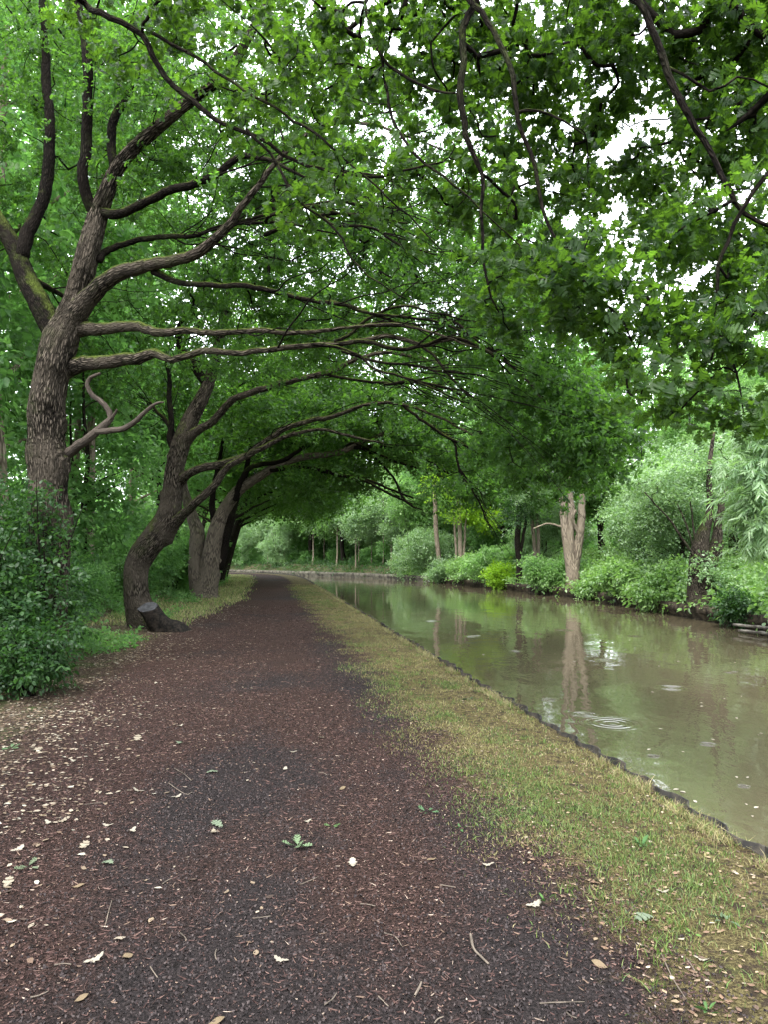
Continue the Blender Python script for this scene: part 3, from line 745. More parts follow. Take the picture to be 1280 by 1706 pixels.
build_tree('oak_tree', b1, 'large oak with burred trunk and sweeping mossy limbs among ivy shrubs', 'tree', t1, [pxlimb(l) for l in L1], [
    (at(140, 120, 12), (2.6, 2.0, 2.0), 150), (at(20, 260, 12.4), (1.8, 1.8, 2.4), 90), (at(400, 160, 10.8), (2.4, 1.8, 1.6), 150), (at(330, 330, 11.8), (1.8, 1.5, 1.2), 80),
    (at(620, 270, 10.4), (2.2, 1.8, 1.2), 140), (at(560, 420, 11.2), (2.4, 1.5, .9), 120), (at(780, 420, 10.4), (1.6, 1.7, 1.2), 120), (at(720, 540, 10.8), (1.9, 1.4, .7), 90),
    (at(860, 560, 9.2), (1.0, 1.4, .9), 70), (at(900, 680, 9.2), (1.0, 1.2, .9), 80), (at(985, 735, 9.0), (.65, .9, .62), 55), (at(420, 560, 12), (1.8, 1.2, .7), 50),
    (at(480, 330, 9.4), (1.6, .8, .8), 30), (at(260, 200, 9.8), (1.6, .8, 1.2), 30), (at(640, 460, 9.2), (1.4, .7, .6), 24), ((-2.0, 11, 10.6), (4.0, 3.0, 1.0), 30), ((-5.5, 12, 10.5), (3.0, 3.0, 1.4), 30)],
    'oak', per=11.5, spread=.13, fans=130, under=(-4.5, 1.0, 3.4, 7.6, 10.1), disp=bark_disp(3, [(2.95, 4.6, .05, .22), (3.55, 4.75, .045, .20), (3.9, 3.4, .05, .15), (4.4, 3.3, .05, .14), (2.2, 5.4, .05, .2), (1.6, 0.2, .12, .25)]),
    tstep=.03, trunk_sides=72, dead=(9, 10, 11))

# ---- curved oak with the cut stem at its foot
Y2 = 16.4; b2 = at(238, 1043, Y2)
t2 = pxlimb([(250, 1050, Y2, 76), (240, 1035, Y2, 62), (231, 1012, Y2, 50), (226, 980, Y2, 45), (227, 945, Y2, 46), (240, 918, Y2, 50), (262, 890, Y2, 48), (279, 862, Y2, 44), (286, 825, Y2, 37), (291, 780, Y2, 34), (302, 735, Y2, 34), (320, 692, 16.5, 29), (340, 655, 16.6, 24), (352, 620, 16.8, 20), (366, 560, 17, 18), (378, 500, 17, 15), (400, 430, 17, 11)])
L2 = [
 [(294, 765, 16.5, 38), (308, 738, 16.45, 26), (330, 716, 16.2, 17), (355, 700, 16, 15), (382, 672, 15.8, 14), (410, 660, 15.6, 13), (480, 641, 15.3, 12), (550, 622, 15, 11), (600, 598, 14.8, 9), (660, 590, 14.6, 7), (740, 610, 14.4, 5), (830, 660, 14.2, 3)],
 [(280, 830, 16.5, 38), (292, 806, 16.4, 26), (308, 792, 16.2, 18), (330, 782, 15.9, 16), (370, 773, 15.7, 15), (418, 757, 15.5, 14), (450, 731, 15.3, 12), (482, 711, 15.1, 11), (545, 696, 14.9, 9), (620, 672, 14.7, 7), (700, 680, 14.5, 5), (800, 730, 14.2, 3)],
 [(272, 895, 16.5, 44), (288, 876, 16.35, 28), (306, 860, 16.1, 19), (330, 838, 15.8, 17), (358, 815, 15.6, 15), (380, 785, 15.5, 13), (420, 762, 15.3, 11), (470, 735, 15.2, 9), (540, 720, 15, 6), (640, 740, 14.8, 3)],
 [(298, 755, Y2, 18), (284, 732, 16.5, 14), (288, 697, 16.6, 11), (283, 664, 16.7, 10), (282, 630, 16.8, 7), (275, 580, 17, 4)],
 [(290, 730, 16.5, 9), (275, 700, 16.6, 8), (262, 688, 16.7, 6), (250, 670, 16.8, 4)],
 [(345, 640, 16.7, 18), (300, 560, 16.9, 16), (330, 495, 17, 15), (380, 440, 17, 14), (440, 400, 16.6, 12), (510, 385, 16.2, 9), (600, 370, 15.8, 5)],
 [(540, 622, 15, 7), (559, 626, 14.9, 6), (621, 634, 14.7, 5), (684, 634, 14.5, 4), (745, 624, 14.4, 2)],
 [(640, 640, 14.6, 6), (692, 634, 14.5, 5), (750, 649, 14.4, 5), (801, 680, 14.3, 4), (845, 700, 14.2, 2)],
 [(660, 665, 14.6, 6), (711, 704, 14.5, 5), (758, 731, 14.3, 5), (812, 762, 14.2, 3)],
 [(745, 724, 14.4, 4), (760, 745, 14.3, 4), (763, 778, 14.3, 4), (781, 809, 14.2, 3), (801, 848, 14.2, 3), (818, 882, 14.1, 1.5)],
 [(378, 520, 17, 13), (355, 500, 17.1, 10), (352, 460, 17.2, 8), (370, 420, 17.2, 7), (410, 400, 17.2, 5)],
]
oak2 = build_tree('oak_tree', b2, 'leaning S-curved oak with a short cut stem at its foot', 'tree', t2, [pxlimb(l) for l in L2], [
    (at(470, 540, 17), (3.0, 2.0, 1.2), 120), (at(640, 560, 16.4), (2.4, 2.0, 1.0), 110), (at(800, 640, 14.6), (1.8, 1.8, 1.1), 100), (at(870, 745, 14.4), (1.2, 1.4, .85), 70),
    (at(330, 430, 17), (2.8, 2.4, 2.2), 110), (at(560, 380, 15.8), (2.6, 2.4, 1.8), 120), (at(220, 600, 17), (1.3, 1.5, 1.3), 45), (at(760, 470, 15), (2.0, 2.0, 1.6), 100),
    (at(620, 690, 14.8), (2.0, 1.6, .5), 50), (at(760, 770, 14.4), (.8, 1.0, .5), 30), (at(920, 800, 14.2), (.7, .8, .5), 35), (at(260, 280, 19), (3, 2.4, 2), 70), (at(420, 250, 18.5), (3, 2.4, 2), 80), (at(600, 240, 17.5), (3, 2.2, 1.6), 60)],
    'oak', per=10, spread=.17, fans=120, under=(-4.5, 1.6, 3.0, 7.0, 15.9), scl=(.95, 1.45), disp=bark_disp(8, [], .012), tstep=.04, trunk_sides=56)
# the cut stem: a leaning stub that flares into the roots
cs = np.array([(*at(290, 1066, 15.8), .52), (*at(282, 1057, 15.76), .38), (*at(271, 1046, 15.72), .275), (*at(258, 1030, 15.68), .23), (*at(242, 1006, 15.62), .215)])
cs[0, 2] -= .1; cs[:, 3] *= .92
bagc = Bag(); K = catmull(cs, .04); Vc, qc, tc_, bcc = tube(K, 32, False, bark_disp(5, [], .012))
nrm = np.array([-.12, -.42, .9]); nrm /= np.linalg.norm(nrm); c0 = np.asarray(at(239, 1013, 15.62)); ax = K[-1, :3] - K[-5, :3]; ax /= np.linalg.norm(ax)
over = (Vc - c0) @ nrm; Vc = Vc - np.where(over > 0, over / (ax @ nrm), 0)[:, None] * ax      # sawn off flat
bagc.add(Vc, qc, tc_, bcc)
stub = link('cut_stem', bagc.me('cut_stem', M['charred']), oak2, b2); stub['label'] = 'blackened sawn-off stem with a flat grey top'
n_ = 32; ring = Vc[-n_:]; cc = ring.mean(0)
link('cut_face', mesh('cut_face', np.r_[ring + nrm * .004, (ring - cc) * .6 + cc + nrm * .006, [cc + nrm * .006]], [[(i, (i + 1) % n_, n_ + (i + 1) % n_, n_ + i) for i in range(n_)], [(n_ + i, n_ + (i + 1) % n_, 2 * n_) for i in range(n_)]], M['cut_wood']), stub)

# ---- pale twin-stemmed oak further along, and the tree behind it
Y3 = 27.5; b3 = at(340, 1000, Y3)
t3 = pxlimb([(340, 1006, Y3, 66), (340, 990, Y3, 52), (346, 965, Y3, 40), (352, 925, Y3, 34), (360, 885, Y3, 31), (371, 855, Y3, 27), (386, 830, 27.3, 22), (405, 810, 27.2, 19), (430, 795, 27, 16), (458, 778, 26.7, 14), (504, 762, 26.4, 12), (560, 755, 26.1, 11), (592, 742, 25.9, 9), (622, 729, 25.7, 8), (662, 715, 25.4, 5)])
L3 = [
 [(334, 990, Y3, 40), (329, 960, 27.6, 33), (326, 920, 27.7, 30), (327, 890, 27.8, 28), (318, 862, 27.9, 22), (308, 830, 28, 17), (300, 780, 28, 13), (296, 720, 28, 9)],
 [(366, 945, Y3, 16), (372, 915, 27.6, 18), (380, 880, 27.6, 19), (388, 850, 27.6, 17), (396, 822, 27.6, 14), (410, 790, 27.6, 11), (418, 740, 27.6, 8)],
 [(358, 870, Y3, 16), (352, 845, 27.4, 12), (354, 815, 27.3, 10), (362, 780, 27.2, 8), (372, 730, 27.1, 5)],
 [(392, 830, 27.2, 15), (402, 800, 27, 11), (420, 776, 26.8, 10), (470, 768, 26.5, 9), (520, 740, 26.2, 7), (570, 715, 26, 5), (640, 700, 25.6, 3)],
 [(450, 782, 26.7, 11), (500, 778, 26.4, 9), (560, 790, 26, 7), (620, 805, 25.7, 5), (690, 830, 25.4, 3)],
 [(570, 750, 26, 6), (590, 739, 25.9, 6), (637, 762, 25.6, 5), (692, 778, 25.4, 4), (760, 788, 25.2, 2)],
 [(590, 745, 25.9, 6), (613, 751, 25.8, 5), (652, 790, 25.5, 4), (676, 833, 25.3, 4), (706, 850, 25.2, 2)],
 [(530, 775, 26.2, 6), (559, 790, 26, 5), (606, 801, 25.8, 5), (652, 825, 25.5, 4), (690, 840, 25.4, 2)],
 [(590, 743, 25.9, 8), (650, 745, 25.6, 7), (700, 760, 25.4, 5), (750, 790, 25.2, 3)],
]
build_tree('oak_tree', b3, 'pale twin-stemmed oak leaning over the path beyond the curved oak', 'tree', t3, [pxlimb(l) for l in L3], [
    (at(500, 690, 26.5), (3.4, 3, 1.5), 90), (at(620, 690, 26), (3, 3, 1.3), 90), (at(720, 740, 25.5), (2.4, 2.4, 1.0), 80), (at(780, 800, 25), (1.2, 1.6, .8), 40),
    (at(420, 600, 27.5), (4, 3.5, 2.5), 120), (at(560, 580, 26.5), (4, 3.5, 2.2), 110), (at(300, 680, 28), (2.5, 2.5, 2), 60), (at(700, 640, 25.5), (2.5, 2.5, 1.4), 70), (at(560, 800, 27), (2.4, 2.0, .6), 40), (at(620, 745, 28), (2.6, 2.0, .9), 70), (at(500, 770, 28.5), (2.4, 2, .9), 50), ((-4, 27, 12), (6, 4, 2), 40)],
    'oak_far', per=6, spread=.25, fans=60, scl=(.9, 1.4), bark='grey_bark', disp=bark_disp(12, [(1.6, 4.4, .1, .2), (1.1, 4.5, .08, .2)], .01), tstep=.06, trunk_sides=40, step=.4)

# ---- the oak overhead: its trunk stands beside the path just behind the picture's left edge
b0 = np.array([-5.2, 1.6, gz1(-5.2, 1.6)])
t0 = np.array([(*b0, .46), (-5.15, 1.6, .4, .36), (-5.1, 1.65, 1.5, .31), (-4.95, 1.8, 2.8, .30), (-4.7, 2.0, 4.0, .27), (-4.4, 2.2, 5.0, .22), (-4.2, 2.4, 6.6, .17), (-4.0, 2.6, 8.2, .10)])
def W(*a): return np.array(a, float)
hubA = W(-4.6, 2.1, 4.3, .13)
L0 = [
 np.vstack([W(-4.4, 2.2, 5.0, .14), W(-2.8, 3.0, 5.9, .10), W(-1.2, 3.9, 6.35, .075), W(.2, 4.6, 6.1, .055), pxlimb([(780, -30, 5.3, 16), (766, 40, 5.3, 15), (770, 90, 5.25, 14), (767, 150, 5.2, 14), (772, 222, 5.2, 12), (796, 282, 5.2, 9), (801, 350, 5.2, 7), (810, 450, 5.2, 5), (832, 520, 5.2, 3)])]),
 pxlimb([(776, -8, 5.3, 14), (796, 12, 5.2, 12), (826, 62, 5.1, 11), (850, 128, 5.0, 11), (860, 210, 5.0, 9), (888, 290, 5, 8), (901, 352, 5, 7), (934, 425, 4.95, 6), (990, 495, 4.9, 5), (1040, 538, 4.85, 4), (1062, 585, 4.8, 3)]),
 np.vstack([W(-4.5, 2.15, 4.6, .14), W(-2.4, 2.4, 6.0, .11), W(0, 3.1, 6.6, .085), W(1.2, 3.8, 6.0, .06), pxlimb([(1050, -40, 4.7, 15), (1068, 0, 4.7, 14), (1100, 84, 4.65, 14), (1131, 156, 4.6, 14), (1170, 222, 4.6, 12), (1202, 282, 4.55, 11), (1236, 350, 4.5, 9), (1285, 378, 4.5, 7), (1360, 420, 4.5, 4)])]),
 pxlimb([(1330, 230, 4.3, 9), (1282, 292, 4.4, 9), (1238, 348, 4.45, 9), (1212, 400, 4.5, 8), (1195, 442, 4.5, 8), (1189, 520, 4.5, 6), (1198, 566, 4.5, 6), (1222, 620, 4.5, 4), (1240, 690, 4.5, 2)]),
 np.vstack([W(-4.4, 2.2, 4.9, .12), W(-3.4, 3.6, 6.2, .085), pxlimb([(120, -40, 6.2, 16), (180, 4, 6.2, 13), (242, 46, 6.2, 12), (282, 112, 6.2, 11), (332, 156, 6.15, 11), (385, 200, 6.1, 9), (440, 228, 6.0, 8), (500, 268, 6, 7), (560, 287, 5.9, 6), (640, 292, 5.8, 5), (740, 270, 5.7, 3)])]),
 pxlimb([(250, 52, 6.2, 7), (325, 82, 6.1, 7), (380, 112, 6, 6), (450, 152, 5.9, 5), (505, 195, 5.8, 5), (560, 240, 5.7, 4), (660, 330, 5.6, 3), (740, 420, 5.5, 2)]),
 pxlimb([(410, 215, 6.05, 6), (460, 270, 6, 5), (500, 330, 5.9, 5), (560, 380, 5.8, 4), (600, 440, 5.7, 3), (680, 500, 5.6, 2)]),
 np.vstack([W(-1.6, 3.7, 6.3, .05), pxlimb([(590, -40, 5.8, 9), (608, 10, 5.8, 8), (640, 95, 5.7, 7), (690, 132, 5.6, 6), (725, 150, 5.5, 5), (760, 155, 5.4, 3)])]),
 pxlimb([(632, 70, 5.7, 7), (644, 130, 5.7, 6), (670, 208, 5.6, 6), (715, 262, 5.5, 5), (760, 300, 5.4, 4), (800, 340, 5.3, 3), (880, 430, 5.2, 2)]),
 pxlimb([(862, 185, 5, 7), (900, 188, 4.9, 6), (940, 205, 4.85, 4), (975, 225, 4.8, 2)]),
 np.vstack([W(-4.5, 2.1, 4.4, .16), W(-4.2, .4, 5.6, .12), W(-3.4, -1.4, 6.6, .08), W(-2.0, -3, 7.2, .04)]),
 np.vstack([W(-4.4, 2.2, 4.8, .13), W(-5.8, 2.8, 6.2, .10), W(-7.2, 3.2, 7.4, .06), W(-8.4, 3.4, 8.2, .03)]),
 pxlimb([(1112, 108, 4.65, 6), (1180, 150, 4.6, 5), (1225, 130, 4.55, 4), (1290, 150, 4.5, 3)]),
]
build_tree('oak_tree', b0, 'oak whose long thin branches hang over the path and water from above', 'tree', t0, L0, [
    (at(720, 40, 6.5), (1.2, .9, .6), 56), (at(860, 60, 6.2), (.9, .8, .6), 50), (at(980, 110, 5.8), (.7, .8, .55), 46), (at(830, 260, 6.1), (.8, .7, .6), 40), (at(930, 360, 5.7), (.6, .6, .5), 30),
    (at(1000, 470, 5.0), (.5, .6, .4), 24), (at(1080, 560, 4.9), (.4, .5, .32), 18), (at(1130, 70, 5.5), (.6, .6, .5), 40), (at(1230, 200, 5.2), (.45, .5, .6), 34), (at(1230, 60, 5.2), (.45, .5, .4), 24), (at(1190, 420, 4.9), (.45, .5, .4), 26), (at(1060, 290, 6.2), (.7, .6, .5), 30), (at(1400, 120, 5.4), (.8, .8, .7), 40), (at(1390, 420, 5.0), (.6, .7, .6), 30), (at(1130, 350, 5.6), (.5, .5, .4), 16),
    (at(1120, 640, 4.7), (.4, .4, .2), 10), (at(1240, 540, 4.5), (.22, .35, .35), 14), (at(1250, 690, 4.5), (.12, .2, .12), 5), (at(600, 90, 6.2), (1.0, .9, .5), 34), (at(420, 60, 6.6), (1.2, 1.0, .5), 30), (at(240, 20, 6.6), (.9, .8, .5), 18),
    (at(640, 330, 6), (1.0, .8, .5), 16), (at(880, 480, 5.4), (.5, .6, .4), 14), (at(560, 200, 6.2), (.9, .8, .4), 16),
    ((-1.5, 3.5, 7.6), (3.6, 2.6, 1.0), 30), ((-4.5, 1.5, 8.2), (3, 3, 1.6), 40), ((-2.5, -2.5, 7.5), (2.6, 2.0, 1.2), 25), ((-7.5, 3.2, 8), (1.6, 1.6, 1.2), 20), ((1.0, 3.5, 7.2), (1.5, 1.5, .8), 8)],
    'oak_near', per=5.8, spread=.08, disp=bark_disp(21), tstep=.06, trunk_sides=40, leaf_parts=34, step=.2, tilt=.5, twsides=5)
print('sprays after oaks', TOTAL[0])

# ------------------------------------------------------------------ generic trees for the woods and the far bank
def gen_tree(name, h, r_tr, crown0, rad, n, key, bark, seed, label, cat='tree', group=None, per=8, scl=(1, 1.6), lean=(0, 0), nlimb=7, spread=.3, stems=1, loc=(0, 0, 0), tilt=.5, droop=.1):
    g = np.random.default_rng(seed)
    def stem(dx, dy, r, hh):
        k = 7; t = np.linspace(0, 1, k); w = np.cumsum(g.normal(0, .05 * hh / k, (k, 2)), axis=0); w[0] = 0
        return np.c_[dx * (t + .12) + lean[0] * t + w[:, 0], dy * (t + .12) + lean[1] * t + w[:, 1], t * hh - .12, r * (1 - .82 * t) * np.where(t == 0, 1.25, 1)]
    tr = stem(0, 0, r_tr, h * .93); limbs = []
    for s in range(stems - 1):
        a = g.uniform(0, 6.28); limbs.append(stem(.09 * h * math.cos(a), .09 * h * math.sin(a), r_tr * .8, h * g.uniform(.7, .9)))
    for i in range(nlimb):
        t = g.uniform(crown0 * .9, .85); z = t * h * .93; a = i * 2.4 + g.uniform(-.4, .4); ln = rad * g.uniform(.5, .85) * (1.15 - .5 * t)
        x0 = np.interp(z, tr[:, 2], tr[:, 0]); y0 = np.interp(z, tr[:, 2], tr[:, 1]); r0 = np.interp(z, tr[:, 2], tr[:, 3]) * .55
        limbs.append(np.array([(x0 + ln * s * math.cos(a + .2 * s), y0 + ln * s * math.sin(a + .2 * s), z + ln * .6 * s - .1 * ln * s * s, r0 * (1 - .8 * s)) for s in (0, .3, .65, 1)]))
    zc = h * (crown0 + 1) / 2; rz = h * (1 - crown0) / 2
    bl = []; nb = 9
    for i in range(nb):
        a = g.uniform(0, 6.28); zz = g.uniform(-.85, .9); rr = rad * math.sqrt(max(.08, 1 - zz * zz)) * g.uniform(.35, .75)
        bl.append(((lean[0] * .7 + rr * math.cos(a), lean[1] * .7 + rr * math.sin(a), zc + zz * rz), (rad * .42, rad * .42, rz * .34), n // nb))
    bl.append(((lean[0] * .7, lean[1] * .7, zc), (rad * .8, rad * .8, rz * .95), n // 5))
    root = build_tree(name, np.array([0., 0, 0]), label, cat, tr, limbs, bl, key, per=per, spread=spread, sides=9, bark=bark, limb_bark=bark, group=group, tstep=.25, scl=scl, step=.45, tilt=tilt, g=g, droop=droop, twsides=3)
    root.location = Vector(loc); return root
def bush(name, loc, rad, hgt, n, key, seed, label, cat='bush', group=None, scl=(.8, 1.3), per=1, stems=9, tilt=.55, dome=True):
    """a shrub: stems rising from one foot and leaf sprays over a lumpy dome"""
    g = np.random.default_rng(seed); root = empty(name, (0, 0, 0), label, cat, group); bag = Bag()
    for i in range(stems):
        a = g.uniform(0, 6.28); r = rad * g.uniform(.2, .8); hh = hgt * g.uniform(.55, .95)
        C = catmull(np.array([(.06 * math.cos(a), .06 * math.sin(a), -.05, .018), (r * .3 * math.cos(a), r * .3 * math.sin(a), hh * .45, .014), (r * .7 * math.cos(a + .2), r * .7 * math.sin(a + .2), hh * .8, .009), (r * math.cos(a + .3), r * math.sin(a + .3), hh, .004)]), .2)
        bag.add(*tube(C, 5))
    o = link('stem', bag.me('stem', M['twig_bark']), root, (0, 0, 0)); o['kind'] = 'stuff'
    nl = 11; P = []
    for i in range(nl):
        a = g.uniform(0, 6.28); rr = rad * g.uniform(.1, .75); zz = hgt * g.uniform(.18, .8) * (1 - .35 * (rr / rad) ** 2)
        P.append(blob((rr * math.cos(a), rr * math.sin(a), zz), (rad * .42, rad * .42, hgt * .26), n // nl, .35, g))
    P = np.concatenate(P); P[:, 2] = np.abs(P[:, 2]) + .03
    hd = np.arctan2(P[:, 1], P[:, 0]) + g.normal(0, .8, len(P))
    foliage('foliage', key, P, rand_rot(len(P), hd, tilt, .2), g.uniform(scl[0], scl[1], len(P)), root, (0, 0, 0))
    root.location = Vector(loc); return root

# woodland left of the path
wg = 'slender trees standing in the wood left of the path'
wl = 'slender leafy tree standing in the wood behind the oaks'
wa = gen_tree('woodland_tree', 11, .13, .25, 2.6, 150, 'wood', 'dark_bark', 31, wl, group=wg, per=4)
wb = gen_tree('woodland_tree', 9, .10, .15, 2.3, 150, 'wood', 'dark_bark', 32, 'two-stemmed leafy tree with low crown in the wood behind the oaks', group='two-stemmed trees in the wood left of the path', stems=2, per=4)
wc = gen_tree('woodland_tree', 12.5, .16, .35, 3.0, 190, 'wood', 'pale_bark', 33, 'tall tree with paler bark and high crown in the wood behind the oaks', group='tall paler-barked trees in the wood left of the path', per=4)
spots = [(-9.5, 14.5), (-8.6, 21), (-10.5, 19), (-12.5, 15), (-14, 23), (-11, 26), (-9.6, 31), (-15, 31), (-12.5, 36), (-11.5, 41), (-16, 20), (-15, 44), (-12.5, 48), (-9.4, 12), (-12, 11.5), (-17, 38), (-8.9, 16.8), (-12, 22.5), (-10, 25)]
pr = [wa, wb, wc]
for i, (x, y) in enumerate(spots):
    p = (x, y, gz1(x, y))
    if i < 3: pr[i].location = Vector(p)
    else: copy_thing(pr[i % 3 if i < 16 else 2], p, rng.uniform(0, 6.28), rng.uniform(.85, 1.15) * (1 if i < 16 else 1.3))
# oaks further along the towpath, closing the green tunnel
tg = 'oaks further along the towpath forming the green tunnel'
ta = gen_tree('oak_tree', 10, .2, .28, 4.8, 260, 'oak_far', 'dark_bark', 41, 'oak arching over the far end of the towpath', group=tg, lean=(3.2, 0), per=8, nlimb=10)
tsp = [(-8.4, 35.5), (-9.4, 42), (-10.6, 48.5), (-12.6, 55), (-16, 61), (-9.0, 38.5)]
for i, (x, y) in enumerate(tsp):
    if i == 0: ta.location = (x, y, gz1(x, y))
    else: copy_thing(ta, (x, y, gz1(x, y)), rng.uniform(-.5, .5), rng.uniform(1.05, 1.25))

# understorey along the left of the path
bush('shrub', (-4.98, 8.95, gz1(-4.98, 8.95)), .95, 2.2, 1100, 'bush', 51, 'dense dark green shrub crowding the foot of the burred oak', scl=(.8, 1.4))
bush('shrub', (-4.05, 8.5, gz1(-4.05, 8.5)), .55, .8, 420, 'bush', 52, 'low dark shrub at the litter edge in front of the burred oak', scl=(.7, 1.2))
bush('shrub', (-6.0, 11.8, gz1(-6.0, 11.8)), 1.1, 2.6, 1300, 'bush', 53, 'tall leafy shrub behind the burred oak', scl=(.9, 1.6))
bush('shrub', (-4.45, 9.75, gz1(-4.45, 9.75)), .6, 2.9, 300, 'bush', 57, 'loose tall shrub growing up against the burred trunk', scl=(.8, 1.3), stems=6)
bush('shrub', (-5.5, 9.9, gz1(-5.5, 9.9)), .9, 3.1, 700, 'bush', 56, 'taller thin shrub with ivy leaves beside the burred trunk', scl=(.8, 1.4))
lg = 'shrubs of the woodland understorey'; ll = 'leafy green shrub in the understorey left of the path'
sa = bush('shrub', (0, 0, 0), 1.5, 2.0, 650, 'wood', 54, 'low leafy shrub in the understorey left of the path', group='low shrubs of the woodland understorey', scl=(.7, 1.2)); sb = bush('shrub', (0, 0, 0), 1.9, 3.0, 800, 'wood', 55, 'tall leafy shrub in the understorey left of the path', group='tall shrubs of the woodland understorey', scl=(.7, 1.3))
us = [(-8.4, 14, .7), (-7.6, 18.5, .45), (-9.0, 20.5, .8), (-10.2, 17, .8), (-11, 15, 1.1), (-7.9, 24.5, .7), (-9.3, 26, 1), (-8.4, 29.5, .8), (-9.2, 33, .9), (-10.8, 30, 1.2), (-9.9, 37, 1), (-12, 22, 1.2), (-13.5, 27, 1.3), (-10.6, 41, 1), (-11.3, 45.5, 1), (-12.4, 51, 1), (-14, 19, 1.3), (-13.8, 38, 1.3), (-14.5, 56, 1.1), (-9, 12.4, .8), (-17, 25, 1.3), (-16, 34, 1.4)]
for i, (x, y, s) in enumerate(us):
    src = (sa, sb)[i % 2]; p = (x, y, gz1(x, y) - .05)
    if i < 2: src.location = p; src.scale = (s, s, s)
    else: copy_thing(src, p, rng.uniform(0, 6.28), s)

# ------------------------------------------------------------------ the far bank
def bank_pt(px, Y): p = at(px, 925, Y); return (p[0], p[1], gz1(p[0], p[1]))
def stems_tree(name, label, specs, blobs, key, bark, seed, per=7, scl=(.9, 1.4), spread=.25):
    g = np.random.default_rng(seed); t = pxlimb(specs[0]); base = t[0, :3].copy(); base[2] = gz1(base[0], base[1])
    t[0, 2] = min(t[0, 2], base[2] - .1)
    return build_tree(name, base, label, 'tree', t, [pxlimb(s) for s in specs[1:]], blobs, key, per=per, spread=spread, sides=10, bark=bark, limb_bark=bark, tstep=.12, scl=scl, step=.4, tilt=.5, g=g, twsides=3)
stems_tree('multistem_tree', 'pale three-stemmed tree rising from brambles on the far bank', [
    [(954, 975, 36, 26), (955, 955, 36, 26), (950, 930, 36, 20), (942, 880, 36, 15), (937, 825, 36, 13), (930, 770, 36, 11), (920, 680, 36, 8), (905, 600, 36, 4)],
    [(955, 950, 36, 14), (951, 900, 35.9, 14), (952, 850, 35.9, 13), (950, 800, 35.9, 11), (960, 720, 35.9, 8), (965, 640, 36, 4)],
    [(956, 955, 36, 20), (963, 920, 35.9, 17), (968, 870, 35.8, 15), (971, 825, 35.8, 12), (985, 760, 35.7, 9), (1000, 680, 35.6, 5)],
    [(964, 890, 35.8, 7), (955, 865, 35.6, 6), (960, 850, 35.5, 5)], [(942, 880, 36, 4), (915, 872, 35.8, 3), (890, 880, 35.6, 2)]],
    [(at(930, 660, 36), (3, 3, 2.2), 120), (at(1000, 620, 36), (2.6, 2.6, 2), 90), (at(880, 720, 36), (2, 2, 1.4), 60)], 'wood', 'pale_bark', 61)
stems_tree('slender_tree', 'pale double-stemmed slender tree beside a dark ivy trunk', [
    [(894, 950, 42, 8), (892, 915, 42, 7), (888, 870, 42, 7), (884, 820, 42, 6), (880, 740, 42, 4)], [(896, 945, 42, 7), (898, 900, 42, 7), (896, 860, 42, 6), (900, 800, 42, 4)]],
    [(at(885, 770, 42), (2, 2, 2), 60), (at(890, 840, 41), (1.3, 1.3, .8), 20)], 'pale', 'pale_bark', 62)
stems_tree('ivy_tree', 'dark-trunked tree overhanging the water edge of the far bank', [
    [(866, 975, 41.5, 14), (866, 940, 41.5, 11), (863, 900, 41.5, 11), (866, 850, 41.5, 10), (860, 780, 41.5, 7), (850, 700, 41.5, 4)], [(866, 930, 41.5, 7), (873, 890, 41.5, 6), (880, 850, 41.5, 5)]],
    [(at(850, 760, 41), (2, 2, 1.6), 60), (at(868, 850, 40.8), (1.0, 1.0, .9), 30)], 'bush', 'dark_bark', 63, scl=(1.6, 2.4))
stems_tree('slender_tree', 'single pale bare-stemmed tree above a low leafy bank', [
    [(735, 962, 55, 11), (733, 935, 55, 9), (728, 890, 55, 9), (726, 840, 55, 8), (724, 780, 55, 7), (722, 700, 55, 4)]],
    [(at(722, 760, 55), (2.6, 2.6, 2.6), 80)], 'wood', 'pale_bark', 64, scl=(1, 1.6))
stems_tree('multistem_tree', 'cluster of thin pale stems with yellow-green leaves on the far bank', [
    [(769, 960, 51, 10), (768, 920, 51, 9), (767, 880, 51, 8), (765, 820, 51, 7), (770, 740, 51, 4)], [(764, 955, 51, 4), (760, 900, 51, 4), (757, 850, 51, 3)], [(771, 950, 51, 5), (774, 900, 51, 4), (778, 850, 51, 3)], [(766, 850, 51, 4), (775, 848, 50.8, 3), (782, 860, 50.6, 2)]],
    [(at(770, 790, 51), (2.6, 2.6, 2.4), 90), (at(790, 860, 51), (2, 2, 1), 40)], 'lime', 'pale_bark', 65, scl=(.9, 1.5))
# leaning pollard with ivy
po = stems_tree('pollard_tree', 'leaning old pollard with a hollow ivy-clad trunk at the water edge', [
    [(1172, 1012, 23.5, 62), (1170, 985, 23.5, 52), (1168, 950, 23.5, 42), (1167, 918, 23.5, 34), (1173, 888, 23.5, 24), (1182, 860, 23.5, 15), (1184, 830, 23.5, 12), (1182, 790, 23.5, 10), (1190, 720, 23.6, 6)],
    [(1178, 955, 23.6, 30), (1190, 915, 23.7, 24), (1197, 875, 23.8, 16), (1205, 830, 23.9, 11), (1215, 780, 24, 6)],
    [(1160, 935, 23.4, 5), (1140, 900, 23.2, 4), (1110, 860, 23, 3), (1075, 820, 22.8, 2)], [(1162, 930, 23.4, 4), (1150, 890, 23.3, 3), (1130, 840, 23.1, 2)], [(1165, 925, 23.4, 4), (1158, 880, 23.3, 3), (1150, 830, 23.2, 2)], [(1190, 930, 23.5, 3), (1196, 890, 23.3, 3), (1186, 860, 23.2, 2)], [(1190, 940, 23.4, 3), (1206, 900, 23.2, 2), (1202, 930, 23.1, 2)]],
    [(at(1110, 800, 24), (1.5, 1.3, .8), 60), (at(1190, 770, 24.5), (1.3, 1.2, .8), 50), (at(1185, 950, 23.1), (.45, .25, .5), 14)], 'pale', 'oak_bark', 66, scl=(.6, 1), per=7)

